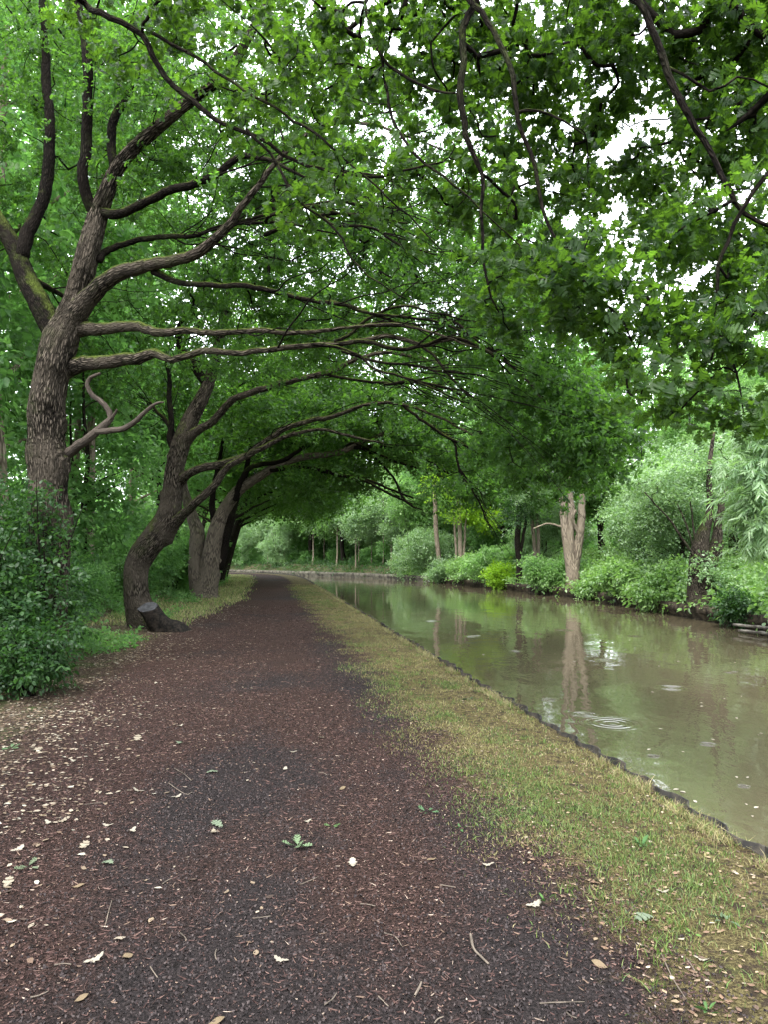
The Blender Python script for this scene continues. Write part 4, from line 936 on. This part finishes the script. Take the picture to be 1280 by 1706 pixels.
# bushes along the water edge
bb = [  # px, Y, right of bank (m), radius, height, n, key, label
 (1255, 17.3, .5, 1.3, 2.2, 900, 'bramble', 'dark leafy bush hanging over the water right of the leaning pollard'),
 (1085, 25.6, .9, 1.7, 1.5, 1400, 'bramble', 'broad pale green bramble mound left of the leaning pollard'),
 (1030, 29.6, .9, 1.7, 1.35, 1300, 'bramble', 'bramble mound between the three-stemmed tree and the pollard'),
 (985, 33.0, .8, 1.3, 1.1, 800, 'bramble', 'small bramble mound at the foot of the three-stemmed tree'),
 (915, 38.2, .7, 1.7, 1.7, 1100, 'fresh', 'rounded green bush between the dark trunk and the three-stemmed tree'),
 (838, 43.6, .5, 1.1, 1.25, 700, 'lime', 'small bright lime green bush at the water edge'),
 (815, 45.6, 1.0, 2.0, 2.2, 1300, 'fresh', 'larger green bush with sunlit leaf colour behind the small lime one'),
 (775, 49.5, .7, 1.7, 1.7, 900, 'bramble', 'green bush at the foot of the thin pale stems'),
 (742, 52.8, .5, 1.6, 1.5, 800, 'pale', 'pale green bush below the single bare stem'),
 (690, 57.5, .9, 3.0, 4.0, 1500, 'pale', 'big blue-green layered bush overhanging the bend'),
 (1230, 20.4, .6, .9, .9, 600, 'bush', 'dark ivy mound against the foot of the leaning pollard'),
]
for i, (px, Y, v, r, h, n, key, lab) in enumerate(bb):
    # stand each on the bank v metres back from the water at distance Y
    rx = float(np.interp(Y, Rp[:, 1], Rp[:, 0])) + v
    bush('bush', (rx, Y, gz1(rx, Y) - .15), r, h, n, key, 70 + i, lab, scl=(.8, 1.3) if key != 'bush' else (1.2, 1.8))
# tall pale shrubs and trees behind the brambles
sg = 'tall pale willows behind the brambles of the far bank'
ga = gen_tree('willow_tree', 9.5, .16, .12, 3.0, 240, 'pale', 'dark_bark', 81, 'pale grey-green willow standing behind the brambles of the far bank', group=sg, per=9, scl=(.8, 1.3), stems=3)
gb = gen_tree('bank_tree', 11, .18, .2, 3.4, 240, 'fresh', 'dark_bark', 82, 'green tree with sunlit leaf colour in the wood on the far bank', group='green trees in the wood on the far bank', per=8)
gc = gen_tree('willow_tree', 6.0, .09, .05, 2.2, 200, 'pale', 'dark_bark', 83, 'low bushy pale willow rising among the brambles of the far bank', group='low bushy willows among the brambles', per=9, scl=(.7, 1.2), stems=4)
for i, (x, y, s, w) in enumerate([(14.3, 26, 1.0, 0), (13.2, 33, 1.0, 1), (13.6, 21, 1.15, 2), (12.9, 29.5, 1.1, 2), (17.5, 31, 1.1, 0), (16, 38, 1.05, 1), (12.3, 40, 1.0, 2), (11.5, 46, 1.0, 1), (15, 46, 1.1, 0), (8.7, 53, .95, 1), (12, 55, 1.05, 0), (7.4, 59, 1.0, 2), (4.2, 63, 1.0, 1), (9, 64, 1.1, 1), (.5, 69, 1.0, 0), (4, 73, 1.1, 1), (-4, 74, 1.0, 1), (-1, 79, 1.1, 0), (-8, 80, 1.05, 1), (-13, 85, 1.0, 0), (-18, 88, 1.0, 1), (-24, 92, 1.1, 1), (20, 25, 1.2, 1), (21, 38, 1.2, 1), (19, 50, 1.2, 0), (16.5, 16, .9, 0), (-10, 87, 1.2, 1), (-30, 96, 1.1, 0), (-16, 82.5, .7, 2), (-11.5, 78.5, .75, 2), (10.99, 27.5, .85, 2), (10.95, 31, .9, 2), (9.6, 44.5, .9, 2)]):
    x += 2.2 if x > 11 else 0
    if w == 1 and i > 2: s *= 1.32
    src = (ga, gb, gc)[w]; p = (x, y, gz1(x, y) - .05)
    if i in (0, 1, 2): src.location = p; src.scale = (s, s, s)
    else: copy_thing(src, p, rng.uniform(0, 6.28), s)
# bare thin young trunks on the bend
yg = 'thin young trees on the outside of the bend'
ya = gen_tree('young_tree', 7, .075, .42, 1.5, 70, 'pale', 'pale_bark', 85, 'thin pale young tree on the outside of the canal bend', group=yg, per=7, nlimb=4)
for i, (px, Y) in enumerate([(592, 67.5), (598, 72), (618, 69), (637, 66.5), (652, 65), (560, 72), (541, 80), (520, 76), (509, 84), (474, 80), (468, 86), (446, 83), (430, 90)]):
    x = (px - 640) / F * Y; p = (x, Y, gz1(x, Y) - .05)
    if i == 0: ya.location = p
    else: copy_thing(ya, p, rng.uniform(0, 6.28), rng.uniform(.65, 1.25))
# willow with long narrow leaves reaching in from the right
wr = (12.6, 17.5, gz1(12.6, 17.5))
g_ = np.random.default_rng(91)
wt = np.array([(12.9, 17.3, wr[2] - .1, .16), (12.8, 17.3, 1.5, .13), (12.5, 17.1, 3.0, .10), (12.3, 17.0, 4.5, .07), (12.2, 16.8, 6.0, .03)])
wlimbs = [np.array([(12.8 - .1 * k, 17.2, 1.2 + .8 * k, .05), (11.8 - .1 * k, 16.9, 2.2 + .9 * k, .035), (10.8, 16.5, 2.6 + .95 * k, .02), (9.9 + .2 * k, 16.2, 2.5 + .9 * k, .008)]) for k in range(5)]
build_tree('willow_tree', np.array(wr), 'willow with long narrow drooping leaves reaching over the water', 'tree', wt, wlimbs, [
    (at(1265, 800, 16.5), (.6, .9, 1.0), 55), (at(1285, 700, 16.8), (.8, 1.0, .8), 50), (at(1275, 880, 16.2), (.4, .7, .6), 26), (at(1340, 760, 17), (1, 1, 1.6), 50)], 'willow', per=6, spread=.15, scl=(.7, 1.2), bark='dark_bark', limb_bark='twig_bark', g=g_, tilt=.5, droop=.5, step=.35)
# closing mass of woodland all round, too far to tell the trees apart
def far_wood():
    P = []
    for a in np.linspace(-62, 62, 90):
        for d in (104, 110, 118):
            x, y = d * math.sin(math.radians(a)), d * math.cos(math.radians(a))
            P.append(blob((x, y, 4), (5, 4, 7), 90, .3))
    P = np.concatenate(P); P = P[P[:, 2] > 0]
    o = foliage('distant_woodland', 'wood', P, rand_rot(len(P), None, .6), rng.uniform(3, 5, len(P)), None, None)
    tag(o, 'distant mass of woodland closing the view beyond the bend', 'woodland', kind='stuff')
far_wood()
# dark undergrowth behind the young trees of the bend
hg = 'dark shrubs behind the young trees of the bend'
R1 = offset(resample(Rp, 1.0), 9.0); R2 = offset(resample(Rp, 1.0), 5.0); ks = [i for i in range(len(R1)) if R1[i, 1] > 54][::3][:18]
for j, i in enumerate(ks):
    x, y = R2[i + 1] + rng.normal(0, .7, 2); copy_thing((sb, sa)[j % 2], (x, y, gz1(x, y) - .3), rng.uniform(0, 6.28), rng.uniform(.6, 1.2), 'leafy shrub among the young trees at the canal bend', 'shrubs among the young trees of the bend')
    x, y = R1[i] + rng.normal(0, .8, 2); copy_thing((sa, sb)[j % 2], (x, y, gz1(x, y) - .3), rng.uniform(0, 6.28), rng.uniform(1.5, 2.0), 'dark leafy shrub behind the young trees at the canal bend', hg)
# low plants under the wood
def ground_cover():
    n = 9000; y = 6 + 44 * rng.uniform(0, 1, n) ** 1.5; u = -4.7 - rng.exponential(3.2, n) - .4
    Li = np.interp(y, Lp[:, 1], Lp[:, 0]); x = Li + u * 1.013
    k = (n2(x, y, .55, 3, 14) > -.12) & ~((np.hypot(x + 5.3, y - 15.6) < 1.5)) & ~((y < 12) & (u > -6.4)); x, y = x[k], y[k]
    z = gz(x, y) + .06 + .28 * rng.uniform(0, 1, len(x)) * sst(-5, -7.5, sdist(x, y, Lp))
    tag(foliage('ground_plants', 'wood', np.c_[x, y, z], rand_rot(len(x), None, .45), rng.uniform(.35, .75, len(x)), None, None), 'low green nettles and seedlings covering the woodland floor', 'undergrowth', kind='stuff')
ground_cover()
def bank_cover():
    n = 26000; y = rng.uniform(4, 104, n); v = rng.exponential(5, n) + .25
    R0 = resample(Rp, .5); i = rng.integers(60, len(R0) - 10, n); t = np.gradient(R0, axis=0); t /= np.linalg.norm(t, axis=1)[:, None]
    p = R0[i] + np.stack([t[i, 1], -t[i, 0]], 1) * v[:, None]; x, y = p[:, 0], p[:, 1]
    k = (y < 60) | (v > 8); x, y, v = x[k], y[k], v[k]; n = len(x)
    hum = .5 + .5 * n2(x, y, .35, 3, 61)
    z = gz(x, y) + rng.uniform(.05, 1, n) * (.25 + 1.5 * hum * sst(.5, 6, v))
    tag(foliage('bank_plants', 'bramble', np.c_[x, y, z], rand_rot(n, None, .5), rng.uniform(.8, 1.6, n), None, None), 'tangle of brambles and nettles covering the ground of the far bank', 'undergrowth', kind='stuff')
bank_cover()
def bend_cover():
    n = 7000; R0 = resample(Rp, .5); ok = np.where(R0[:, 1] > 58)[0]; i = rng.choice(ok[:-14], n); v = .25 + rng.exponential(3, n)
    t = np.gradient(R0, axis=0); t /= np.linalg.norm(t, axis=1)[:, None]; p = R0[i] + np.stack([t[i, 1], -t[i, 0]], 1) * v[:, None]; x, y = p[:, 0], p[:, 1]
    z = gz(x, y) + rng.uniform(.02, 1, n) * (.15 + .55 * sst(.3, 3, v) * (.5 + .5 * n2(x, y, .5, 2, 62)))
    tag(foliage('bend_plants', 'bush', np.c_[x, y, z], rand_rot(n, None, .5), rng.uniform(1.2, 2.6, n), None, None), 'low dark plants along the stone edge of the canal bend', 'undergrowth', kind='stuff')
bend_cover()
print('sprays', TOTAL[0])

# ------------------------------------------------------------------ loose things on the ground
def land_pts(n, y0, y1, u0, u1, pw=1.0):
    """points in the path's own coordinates: y ahead, u from the water's edge; denser near"""
    y = y0 * (y1 / y0) ** (rng.uniform(0, 1, n) ** pw); u = rng.uniform(u0, u1, n)
    x = np.interp(y, Lp[:, 1], Lp[:, 0]) + u * 1.013
    return x, y, u
def slivers(x, y, L, W_, H_, yaw, col, zoff=.004):
    """little tent-shaped chips: 6 verts, 2 quads"""
    n = len(x); c, s = np.cos(yaw), np.sin(yaw); z = gz(x, y) + zoff
    tl = rng.normal(0, .18, n) * L
    loc = np.array([(-.5, -.5, 0), (.5, -.5, 0), (-.5, 0, 1), (.5, 0, 1), (-.5, .5, 0), (.5, .5, 0)])
    V = np.zeros((n, 6, 3))
    for k, (a, b, h) in enumerate(loc):
        lx, ly = a * L * (1 if k in (2, 3) else .5), b * W_
        V[:, k] = np.stack([x + lx * c - ly * s, y + lx * s + ly * c, z + h * H_ + a * tl], 1)
    i = np.arange(n)[:, None] * 6
    q = np.concatenate([i + np.array([0, 1, 3, 2]), i + np.array([2, 3, 5, 4])])
    return V.reshape(-1, 3), q, np.repeat(np.c_[col, np.ones(n)], 6, 0)
def pal(n, cols, w, j=.25):
    c = np.array(cols)[rng.choice(len(cols), n, p=np.array(w) / sum(w))]
    return c * (1 + rng.uniform(-j, j, (n, 1)))
# wood chips, thinner where the soil has been worn bare
n = 170000; x, y, u = land_pts(n, 2.2, 24, -5.4, -1.0, 1.0)
k = (u > -5.3 + narrow(y)) & (rng.uniform(0, 1, n) > np.clip(.10 + wearf(x, y, u) * .66, 0, .93)); x, y = x[k], y[k]; n = len(x)
f = 1 + .05 * y
col = pal(n, [(.055, .032, .028), (.030, .019, .017), (.085, .053, .044), (.13, .09, .066), (.24, .19, .15), (.009, .007, .006)], [5, 5, 3, 1.0, .25, 4], .4)
fib = rng.uniform(0, 1, n) < .25
V, q, c = slivers(x, y, np.where(fib, rng.uniform(.015, .04, n), rng.uniform(.003, .012, n)) * f, np.where(fib, rng.uniform(.0010, .0022, n), rng.uniform(.002, .005, n)) * f, rng.uniform(.001, .005, n), rng.uniform(0, 6.28, n), col)
ns = 60000; xs, ys, us_ = land_pts(ns, 2.2, 16, -5.2, -.9, 1.0); k = rng.uniform(0, 1, ns) < .25 + .75 * wearf(xs, ys, us_); xs, ys = xs[k], ys[k]; ns = len(xs)
V2, q2, c2 = slivers(xs, ys, rng.uniform(.004, .014, ns) * (1 + .04 * ys), rng.uniform(.004, .012, ns) * (1 + .04 * ys), rng.uniform(.003, .009, ns), rng.uniform(0, 6.28, ns), pal(ns, [(.024, .019, .019), (.037, .030, .029), (.013, .011, .011), (.05, .040, .038)], [3, 3, 3, 1], .3), .0)
tag(link('soil_crumbs', mesh('soil_crumbs', V2, [q2], M['chip'], attrs={'col': c2})), 'dark crumbs of bare soil on the worn parts of the path', 'soil', kind='stuff')
tag(link('wood_chips', mesh('wood_chips', V, [q], M['chip'], attrs={'col': c})), 'red-brown wood chips scattered over the whole path', 'wood chips', kind='stuff')
# leaf litter at the left
LEAF6 = np.array([(0, 0, 0), (.3, -.22, .1), (.3, .22, .12), (.65, -.25, .03), (.65, .25, .14), (1, 0, 0)])
def flat_leaves(x, y, L, col, zoff=.006):
    n = len(x); yaw = rng.uniform(0, 6.28, n); c, s = np.cos(yaw), np.sin(yaw); z = gz(x, y) + zoff; tilt = rng.normal(0, .25, n); curl = rng.uniform(-.3, 1.2, n)
    V = np.zeros((n, 6, 3))
    for k, (a, b, h) in enumerate(LEAF6):
        lx, ly = (a - .5) * L, b * L * rng.uniform(.7, 1.2, n)
        V[:, k] = np.stack([x + lx * c - ly * s, y + lx * s + ly * c, z + np.abs(h * L * curl + lx * tilt * .4) + ly * tilt * .3], 1)
    i = np.arange(n)[:, None] * 6
    return V.reshape(-1, 3), [np.concatenate([i + np.array([1, 3, 4, 2])]), np.concatenate([i + np.array([0, 1, 2]), i + np.array([3, 5, 4])])], np.repeat(np.c_[col, np.ones(n)], 6, 0)
n = 46000; x, y, u = land_pts(n, 3.0, 24, -7.0, -2.6); wgt = sst(-3.5, -4.7, u - narrow(y) + .3 * n2(x, y, .9, 2, 35)) * (.6 + 1.2 * n2(x, y, 1.2, 3, 33)); k = rng.uniform(0, 1, n) < np.maximum(wgt, .012); x, y = x[k], y[k]; n = len(x)
col = pal(n, [(.24, .20, .15), (.16, .12, .08), (.085, .054, .036), (.30, .28, .22), (.04, .026, .019)], [4, 4, 3, 1, 2])
V, q, c = flat_leaves(x, y, rng.uniform(.012, .05, n) * (1 + .01 * y), col)
tag(link('leaf_litter', mesh('leaf_litter', V, q, M['litter'], attrs={'col': c})), 'pale dry leaf litter along the left side of the path', 'leaf litter', kind='stuff')
n = 2600; x, y, u = land_pts(n, 2.3, 14, -1.3, -.03); col = pal(n, [(.22, .16, .10), (.13, .08, .05), (.28, .23, .17), (.07, .045, .03)], [2, 4, .6, 3])
V, q, c = flat_leaves(x, y, rng.uniform(.012, .035, n), col)
tag(link('verge_litter', mesh('verge_litter', V, q, M['litter'], attrs={'col': c})), 'small brown dead leaves caught in the grass of the verge', 'leaf litter', kind='stuff')
# grass of the verge
def blades(x, y, h, w, col, lean=.5):
    n = len(x); yaw = rng.uniform(0, 6.28, n); c, s = np.cos(yaw), np.sin(yaw); z = gz(x, y) - .003; ln = np.abs(rng.normal(0, lean, n)) + .1
    V = np.zeros((n, 5, 3)); a2 = rng.uniform(0, 6.28, n); lx, ly = np.cos(a2) * ln, np.sin(a2) * ln
    for k, (sd_, t, ww) in enumerate([(-1, 0, 1), (1, 0, 1), (-1, .55, .8), (1, .55, .8), (0, 1, 0)]):
        b = t * t
        V[:, k] = np.stack([x + sd_ * ww * w * .5 * c + lx * h * b, y + sd_ * ww * w * .5 * s + ly * h * b, z + h * t * (1 - .25 * t * np.minimum(ln, 1))], 1)
    i = np.arange(n)[:, None] * 5
    return V.reshape(-1, 3), [i + np.array([0, 1, 3, 2]), i + np.array([2, 3, 4])], np.repeat(np.c_[col, np.ones(n)], 5, 0)
n = 200000; x, y, u = land_pts(n, 2.2, 40, -1.75, .0, .95)
pn = n2(x, y, 1.5, 3, 41); edge = sst(-1.75, -1.0, u + .25 * n2(x, y, 1.2, 2, 42)); bare = sst(-.12, .2, n2(x, y, 2.1, 3, 43))
near = sst(2.6, 4.6, y + 1.6 * n2(x, y, 1.3, 3, 46))
k = rng.uniform(0, 1, n) < edge * (1 - .85 * bare) * (.18 + .82 * near); x, y, pn, u = x[k], y[k], pn[k], u[k]; n = len(x)
gr = np.clip(.28 + .9 * pn + .5 * n2(x, y, 5, 2, 48) + .22 * sst(7, 4.5, y) - .4 * sst(-.6, -.1, u), .03, .85); isg = rng.uniform(0, 1, n) < gr
col = np.where(isg[:, None], pal(n, [(.065, .115, .024), (.105, .14, .038), (.042, .075, .017)], [3, 3, 2]), pal(n, [(.20, .185, .070), (.155, .14, .050), (.27, .23, .12), (.10, .072, .04)], [3, 3, 1.5, 2]))
V, q, c = blades(x, y, rng.uniform(.012, .036, n) * (1 + .02 * y) * np.where(isg, 1.0, .75), rng.uniform(.002, .0045, n) * (1 + .07 * y), col, .8)
tag(link('verge_grass', mesh('verge_grass', V, q, M['blade'], attrs={'col': c})), 'short patchy green and straw grass between path and water', 'grass', kind='stuff')
tx, ty, tu = land_pts(130, 2.6, 14, -1.25, -.05); n = 130 * 26; i_ = np.repeat(np.arange(130), 26); x = tx[i_] + rng.normal(0, .028, n); y = ty[i_] + rng.normal(0, .028, n); k = sdist(x, y, Lp) < -.01; x, y = x[k], y[k]; n = len(x)
V, q, c = blades(x, y, rng.uniform(.02, .065, n), rng.uniform(.002, .004, n) * (1 + .05 * y), pal(n, [(.07, .13, .022), (.11, .16, .04), (.16, .15, .05)], [3, 2, 1]), .7)
tag(link('grass_tufts', mesh('grass_tufts', V, q, M['blade'], attrs={'col': c})), 'longer green tufts standing in the short verge grass', 'grass', kind='stuff')
n = 16000; x, y, u = land_pts(n, 2.6, 40, -.14, .015); k = n2(x, y, 2.4, 3, 47) > -.05; x, y = x[k], y[k]; n = len(x)
V, q, c = blades(x, y, rng.uniform(.02, .075, n) * (1 + .02 * y), rng.uniform(.002, .0045, n) * (1 + .07 * y), pal(n, [(.22, .20, .08), (.28, .24, .13), (.10, .16, .035), (.14, .10, .055)], [3, 2, 2, 2]), 1.1)
tag(link('edge_grass', mesh('edge_grass', V, q, M['blade'], attrs={'col': c})), 'dry grass tufts overhanging the steel edging', 'grass', kind='stuff')
n = 40000; x, y, u = land_pts(n, 9, 60, -6.5, -3.0); k = (rng.uniform(0, 1, n) < .9 * sst(-4.4, -5.3, u - narrow(y) + .5 * n2(x, y, .8, 2, 44)) * sst(12, 19, y)) & (np.hypot(x + 5.2, y - 15.8) > 1.1); x, y = x[k], y[k]; n = len(x)
col = pal(n, [(.10, .19, .035), (.20, .24, .075), (.30, .27, .13)], [2, 3, 3])
V, q, c = blades(x, y, rng.uniform(.04, .13, n), rng.uniform(.006, .012, n) * (1 + .03 * y), col, .6)
tag(link('wood_edge_grass', mesh('wood_edge_grass', V, q, M['blade'], attrs={'col': c})), 'pale grass along the wood edge beyond the curved oak', 'grass', kind='stuff')

# fallen leaves one can pick out
def ground_at(px, py):
    d = at(px, py, 10) - EYE; p = EYE + d * (-EYE[2] / d[2]); return p[0], p[1], gz1(p[0], p[1])
def leaf_variant(out, L, col, seed, name):
    V0, q0 = leaf_geo(out, L, .35, -.1); g = np.random.default_rng(seed)
    V0[:, 2] += .08 * L * np.sin(V0[:, 0] / L * 5 + g.uniform(0, 6)) + .06 * L * np.cos(V0[:, 1] / L * 9)
    V0[:, 2] -= V0[:, 2].min(); V0[:, 0] -= L / 2
    return mesh(name, V0, [q0], M['litter'], attrs={'col': np.repeat([[*col, 1]], len(V0), 0)})
fl = [leaf_variant(OAK, .085, (.19, .16, .115), 1, 'fallen_leaf'), leaf_variant(OAKS, .07, (.23, .205, .16), 2, 'fallen_leaf'), leaf_variant(ELL, .06, (.13, .095, .055), 3, 'fallen_leaf'), leaf_variant(OAK, .09, (.10, .125, .08), 4, 'fallen_leaf')]
spots_ = [(228, 1233, 0), (352, 1286, 3), (488, 1246, 1), (297, 1240, 3), (122, 1267, 1), (180, 1378, 1), (220, 1386, 1), (105, 1372, 0), (80, 1375, 1), (70, 1362, 2), (138, 1412, 0), (28, 1416, 1), (130, 1475, 2), (12, 1472, 0), (180, 1438, 3), (156, 1598, 1), (356, 1384, 0), (362, 1372, 3), (230, 1320, 1), (293, 1327, 1), (570, 1308, 2), (587, 1435, 1), (512, 1362, 1), (474, 1275, 1), (535, 1225, 0), (720, 1432, 2), (815, 1442, 1), (1105, 1487, 1), (1075, 1534, 3), (1170, 1602, 1), (890, 1508, 1), (1000, 1610, 2), (360, 1690, 2), (212, 1590, 2), (468, 1588, 1), (135, 1660, 2), (300, 1210, 1), (160, 1200, 0), (95, 1225, 1), (60, 1250, 0), (20, 1290, 1), (50, 1310, 2), (240, 1170, 1), (190, 1155, 0), (260, 1140, 1), (30, 1225, 0)]
for px, py, k in spots_:
    xx, yy, zz = ground_at(px, py); o = link('fallen_leaf', fl[k]); o.location = (xx, yy, zz + .006); o.rotation_euler = (rng.normal(0, .12), rng.normal(0, .12), rng.uniform(0, 6.28))
    s = rng.uniform(.8, 1.2); o.scale = (s, s, s)
    if k == 3: tag(o, 'fallen oak leaf turned grey-green lying on the ground', 'leaf', 'grey-green fallen leaves')
    elif k == 2: tag(o, 'small oval tan leaf lying flat on the ground', 'leaf', 'oval tan fallen leaves')
    elif px > 840: tag(o, 'pale dry oak leaf lying on the grass verge or its bare rim', 'leaf', 'pale fallen oak leaves on the verge')
    elif px < 270 and py < 1330: tag(o, 'pale dry oak leaf in the litter at the wooded side of the path', 'leaf', 'pale fallen oak leaves in the litter')
    elif k == 0: tag(o, 'larger dull tan oak leaf lying on the wood chips', 'leaf', 'dull tan fallen oak leaves on the chips')
    else: tag(o, 'small whitish dry oak leaf lying on the wood chips', 'leaf', 'whitish fallen oak leaves on the chips')
# green sprigs
def sprig(px, py, label, n=7, L=.07, col=(.16, .26, .12), up=.0):
    xx, yy, zz = ground_at(px, py); root = empty('leaf_sprig', (xx, yy, zz + .004), label, 'sprig', None)
    V0, q0 = leaf_geo(OAK if up == 0 else [(a_, b_ * .75) for a_, b_ in ELL], L, .3, .15 if up else -.05); lm = mesh('leaf', V0, [q0], M['litter'], attrs={'col': np.repeat([[*(np.array(col) * .6), 1]], len(V0), 0)})
    for i in range(n):
        o = link('leaf', lm, root); a = i * 6.28 / n + rng.uniform(-.7, .7); o.rotation_euler = (rng.normal(0, .4), -abs(rng.normal(.08 + up * .6, .2)), a); q = rng.uniform(.45, 1.05); o.scale = (q, q * rng.uniform(.6, 1), q)
        o.location = (rng.uniform(.0, .03) * math.cos(a), rng.uniform(0, .03) * math.sin(a), .006)
sprig(495, 1401, 'pale green oak sprig lying on the dark worn strip of the path', 8, .075, (.15, .22, .11))
sprig(553, 1370, 'tiny dark green sprig beside the worn strip of the path', 5, .05, (.06, .12, .03))
sprig(15, 1248, 'pale green sprig in the leaf litter at the wood edge', 6, .07, (.12, .20, .09))
sprig(45, 1446, 'dull green sprig on the wood chips at the left of the path', 6, .07, (.14, .18, .10))
sprig(713, 1353, 'flat green sprig on the bare soil beside the verge', 6, .06, (.06, .13, .05))
sprig(768, 1382, 'small green seedling in bare soil beside the verge', 5, .045, (.06, .15, .04), .5)
sprig(780, 1166, 'dark green broken sprig lying on the yellow verge grass', 6, .07, (.06, .11, .05))
sprig(908, 1500, 'bright green broad-leaved seedling in bare soil by the verge corner', 3, .075, (.07, .18, .03), .9)
sprig(1208, 1538, 'grey-green broad-lobed weed growing in the straw grass', 7, .08, (.10, .15, .08), .35)
sprig(1150, 1560, 'little yellow-green weed beside the grey-green one', 5, .04, (.10, .20, .03), .5)
sprig(1180, 1690, 'green grassy weed at the bottom corner of the verge', 8, .06, (.06, .14, .03), .9)
sprig(1070, 1410, 'dark leafy weed among the tall verge grass', 8, .06, (.06, .15, .04), .7)
# twigs on the path
def twig(pts, r, label, group=None):
    C = np.array([(*ground_at(px, py), r * (1 - .5 * i / len(pts))) for i, (px, py) in enumerate(pts)]); C[:, 2] += r + .003
    base = C[0, :3].copy(); b = Bag(); K = catmull(C, .02); K[:, :3] -= base; b.add(*tube(K, 6)); o = link('fallen_twig', b.me('fallen_twig', M['fallen_wood'])); o.location = base
    tag(o, label, 'twig', group)
twig([(785, 1557), (790, 1580), (803, 1595), (815, 1607)], .006, 'thick crooked pale twig lying on the path near the verge')
twig([(1103, 1592), (1120, 1630), (1143, 1668)], .003, 'long thin straight twig on bare soil at the verge corner')
twig([(692, 1655), (700, 1640), (703, 1632)], .005, 'short stubby forked twig on the chips')
tgp, tlb = 'thin twigs strewn on the path', 'thin pale twig strewn on the red-brown path'
for a in [[(540, 1662), (560, 1645)], [(945, 1690), (962, 1700)], [(500, 1465), (530, 1452)], [(140, 1345), (175, 1340)], [(280, 1305), (308, 1322), (320, 1318)], [(270, 1470), (285, 1460)], [(175, 1540), (186, 1498)], [(90, 1607), (118, 1606)], [(360, 1573), (360, 1590)], [(600, 1500), (625, 1505)], [(630, 1650), (648, 1668)], [(530, 1280), (545, 1285)], [(735, 1475), (760, 1480)], [(900, 1675), (975, 1672)], [(300, 1548), (310, 1560)], [(420, 1520), (450, 1516)], [(250, 1605), (262, 1622)], [(640, 1548), (660, 1556), (670, 1570)], [(725, 1700), (740, 1690)], [(50, 1660), (80, 1650)], [(290, 1280), (318, 1300)], [(1145, 1600), (1160, 1622)]]:
    twig(a if len(a) > 2 else [a[0], ((a[0][0] + a[1][0]) / 2 + rng.uniform(-3, 3), (a[0][1] + a[1][1]) / 2 + rng.uniform(-2, 2)), a[1]], .0028, tlb, tgp)
# leaf bits drifting on the canal
fm = leaf_variant(ELL, .06, (.34, .31, .24), 9, 'floating_leaf')
for i in range(60):
    px, py = (rng.uniform(1080, 1280), rng.uniform(1150, 1380)) if i < 22 else (rng.uniform(620, 1250), rng.uniform(985, 1120))
    d = at(px, py, 10) - EYE; p = EYE + d * ((WATER_Z - EYE[2]) / d[2])
    if sdist(p[0], p[1], Lp)[0] < .3 or sdist(p[0], p[1], Rp)[0] > -.4: continue
    o = link('floating_leaf', fm); o.location = (p[0], p[1], WATER_Z + .001); o.rotation_euler = (0, 0, rng.uniform(0, 6.28)); s = rng.uniform(.2, .85) * (1 + .02 * p[1]); o.scale = (s, s, s * .5)
    tag(o, 'small pale leaf fragment floating on the brown water', 'leaf', 'leaf fragments floating on the canal')
# old timbers at the water's edge under the pollard
for k, (p0, p1, lab) in enumerate([((9.25, 19.6, -.22), (9.95, 17.2, -.20), 'upper grey timber rail at the water line under the pollard'), ((9.2, 19.2, -.34), (9.85, 17.0, -.33), 'lower grey timber rail half in the water under the pollard')]):
    p0, p1 = np.array(p0), np.array(p1); d = (p1 - p0); L = np.linalg.norm(d); d /= L; s = np.cross(d, [0, 0, 1]); s /= np.linalg.norm(s); up = np.cross(s, d)
    V = []; ts = np.linspace(0, 1, 14)
    for t in ts:
        c = p0 + (p1 - p0) * t + .008 * rng.normal(size=3)
        V += [c + s * .05 + up * .03, c + s * .056 - up * .03, c - s * .05 - up * .03, c - s * .056 + up * .03]
    q = [(4 * i + j, 4 * i + (j + 1) % 4, 4 * i + 4 + (j + 1) % 4, 4 * i + 4 + j) for i in range(13) for j in range(4)] + [(0, 3, 2, 1), (52, 53, 54, 55)]
    o = link('timber_rail', mesh('timber_rail', np.array(V), [q], M['timber'])); tag(o, lab, 'timber')
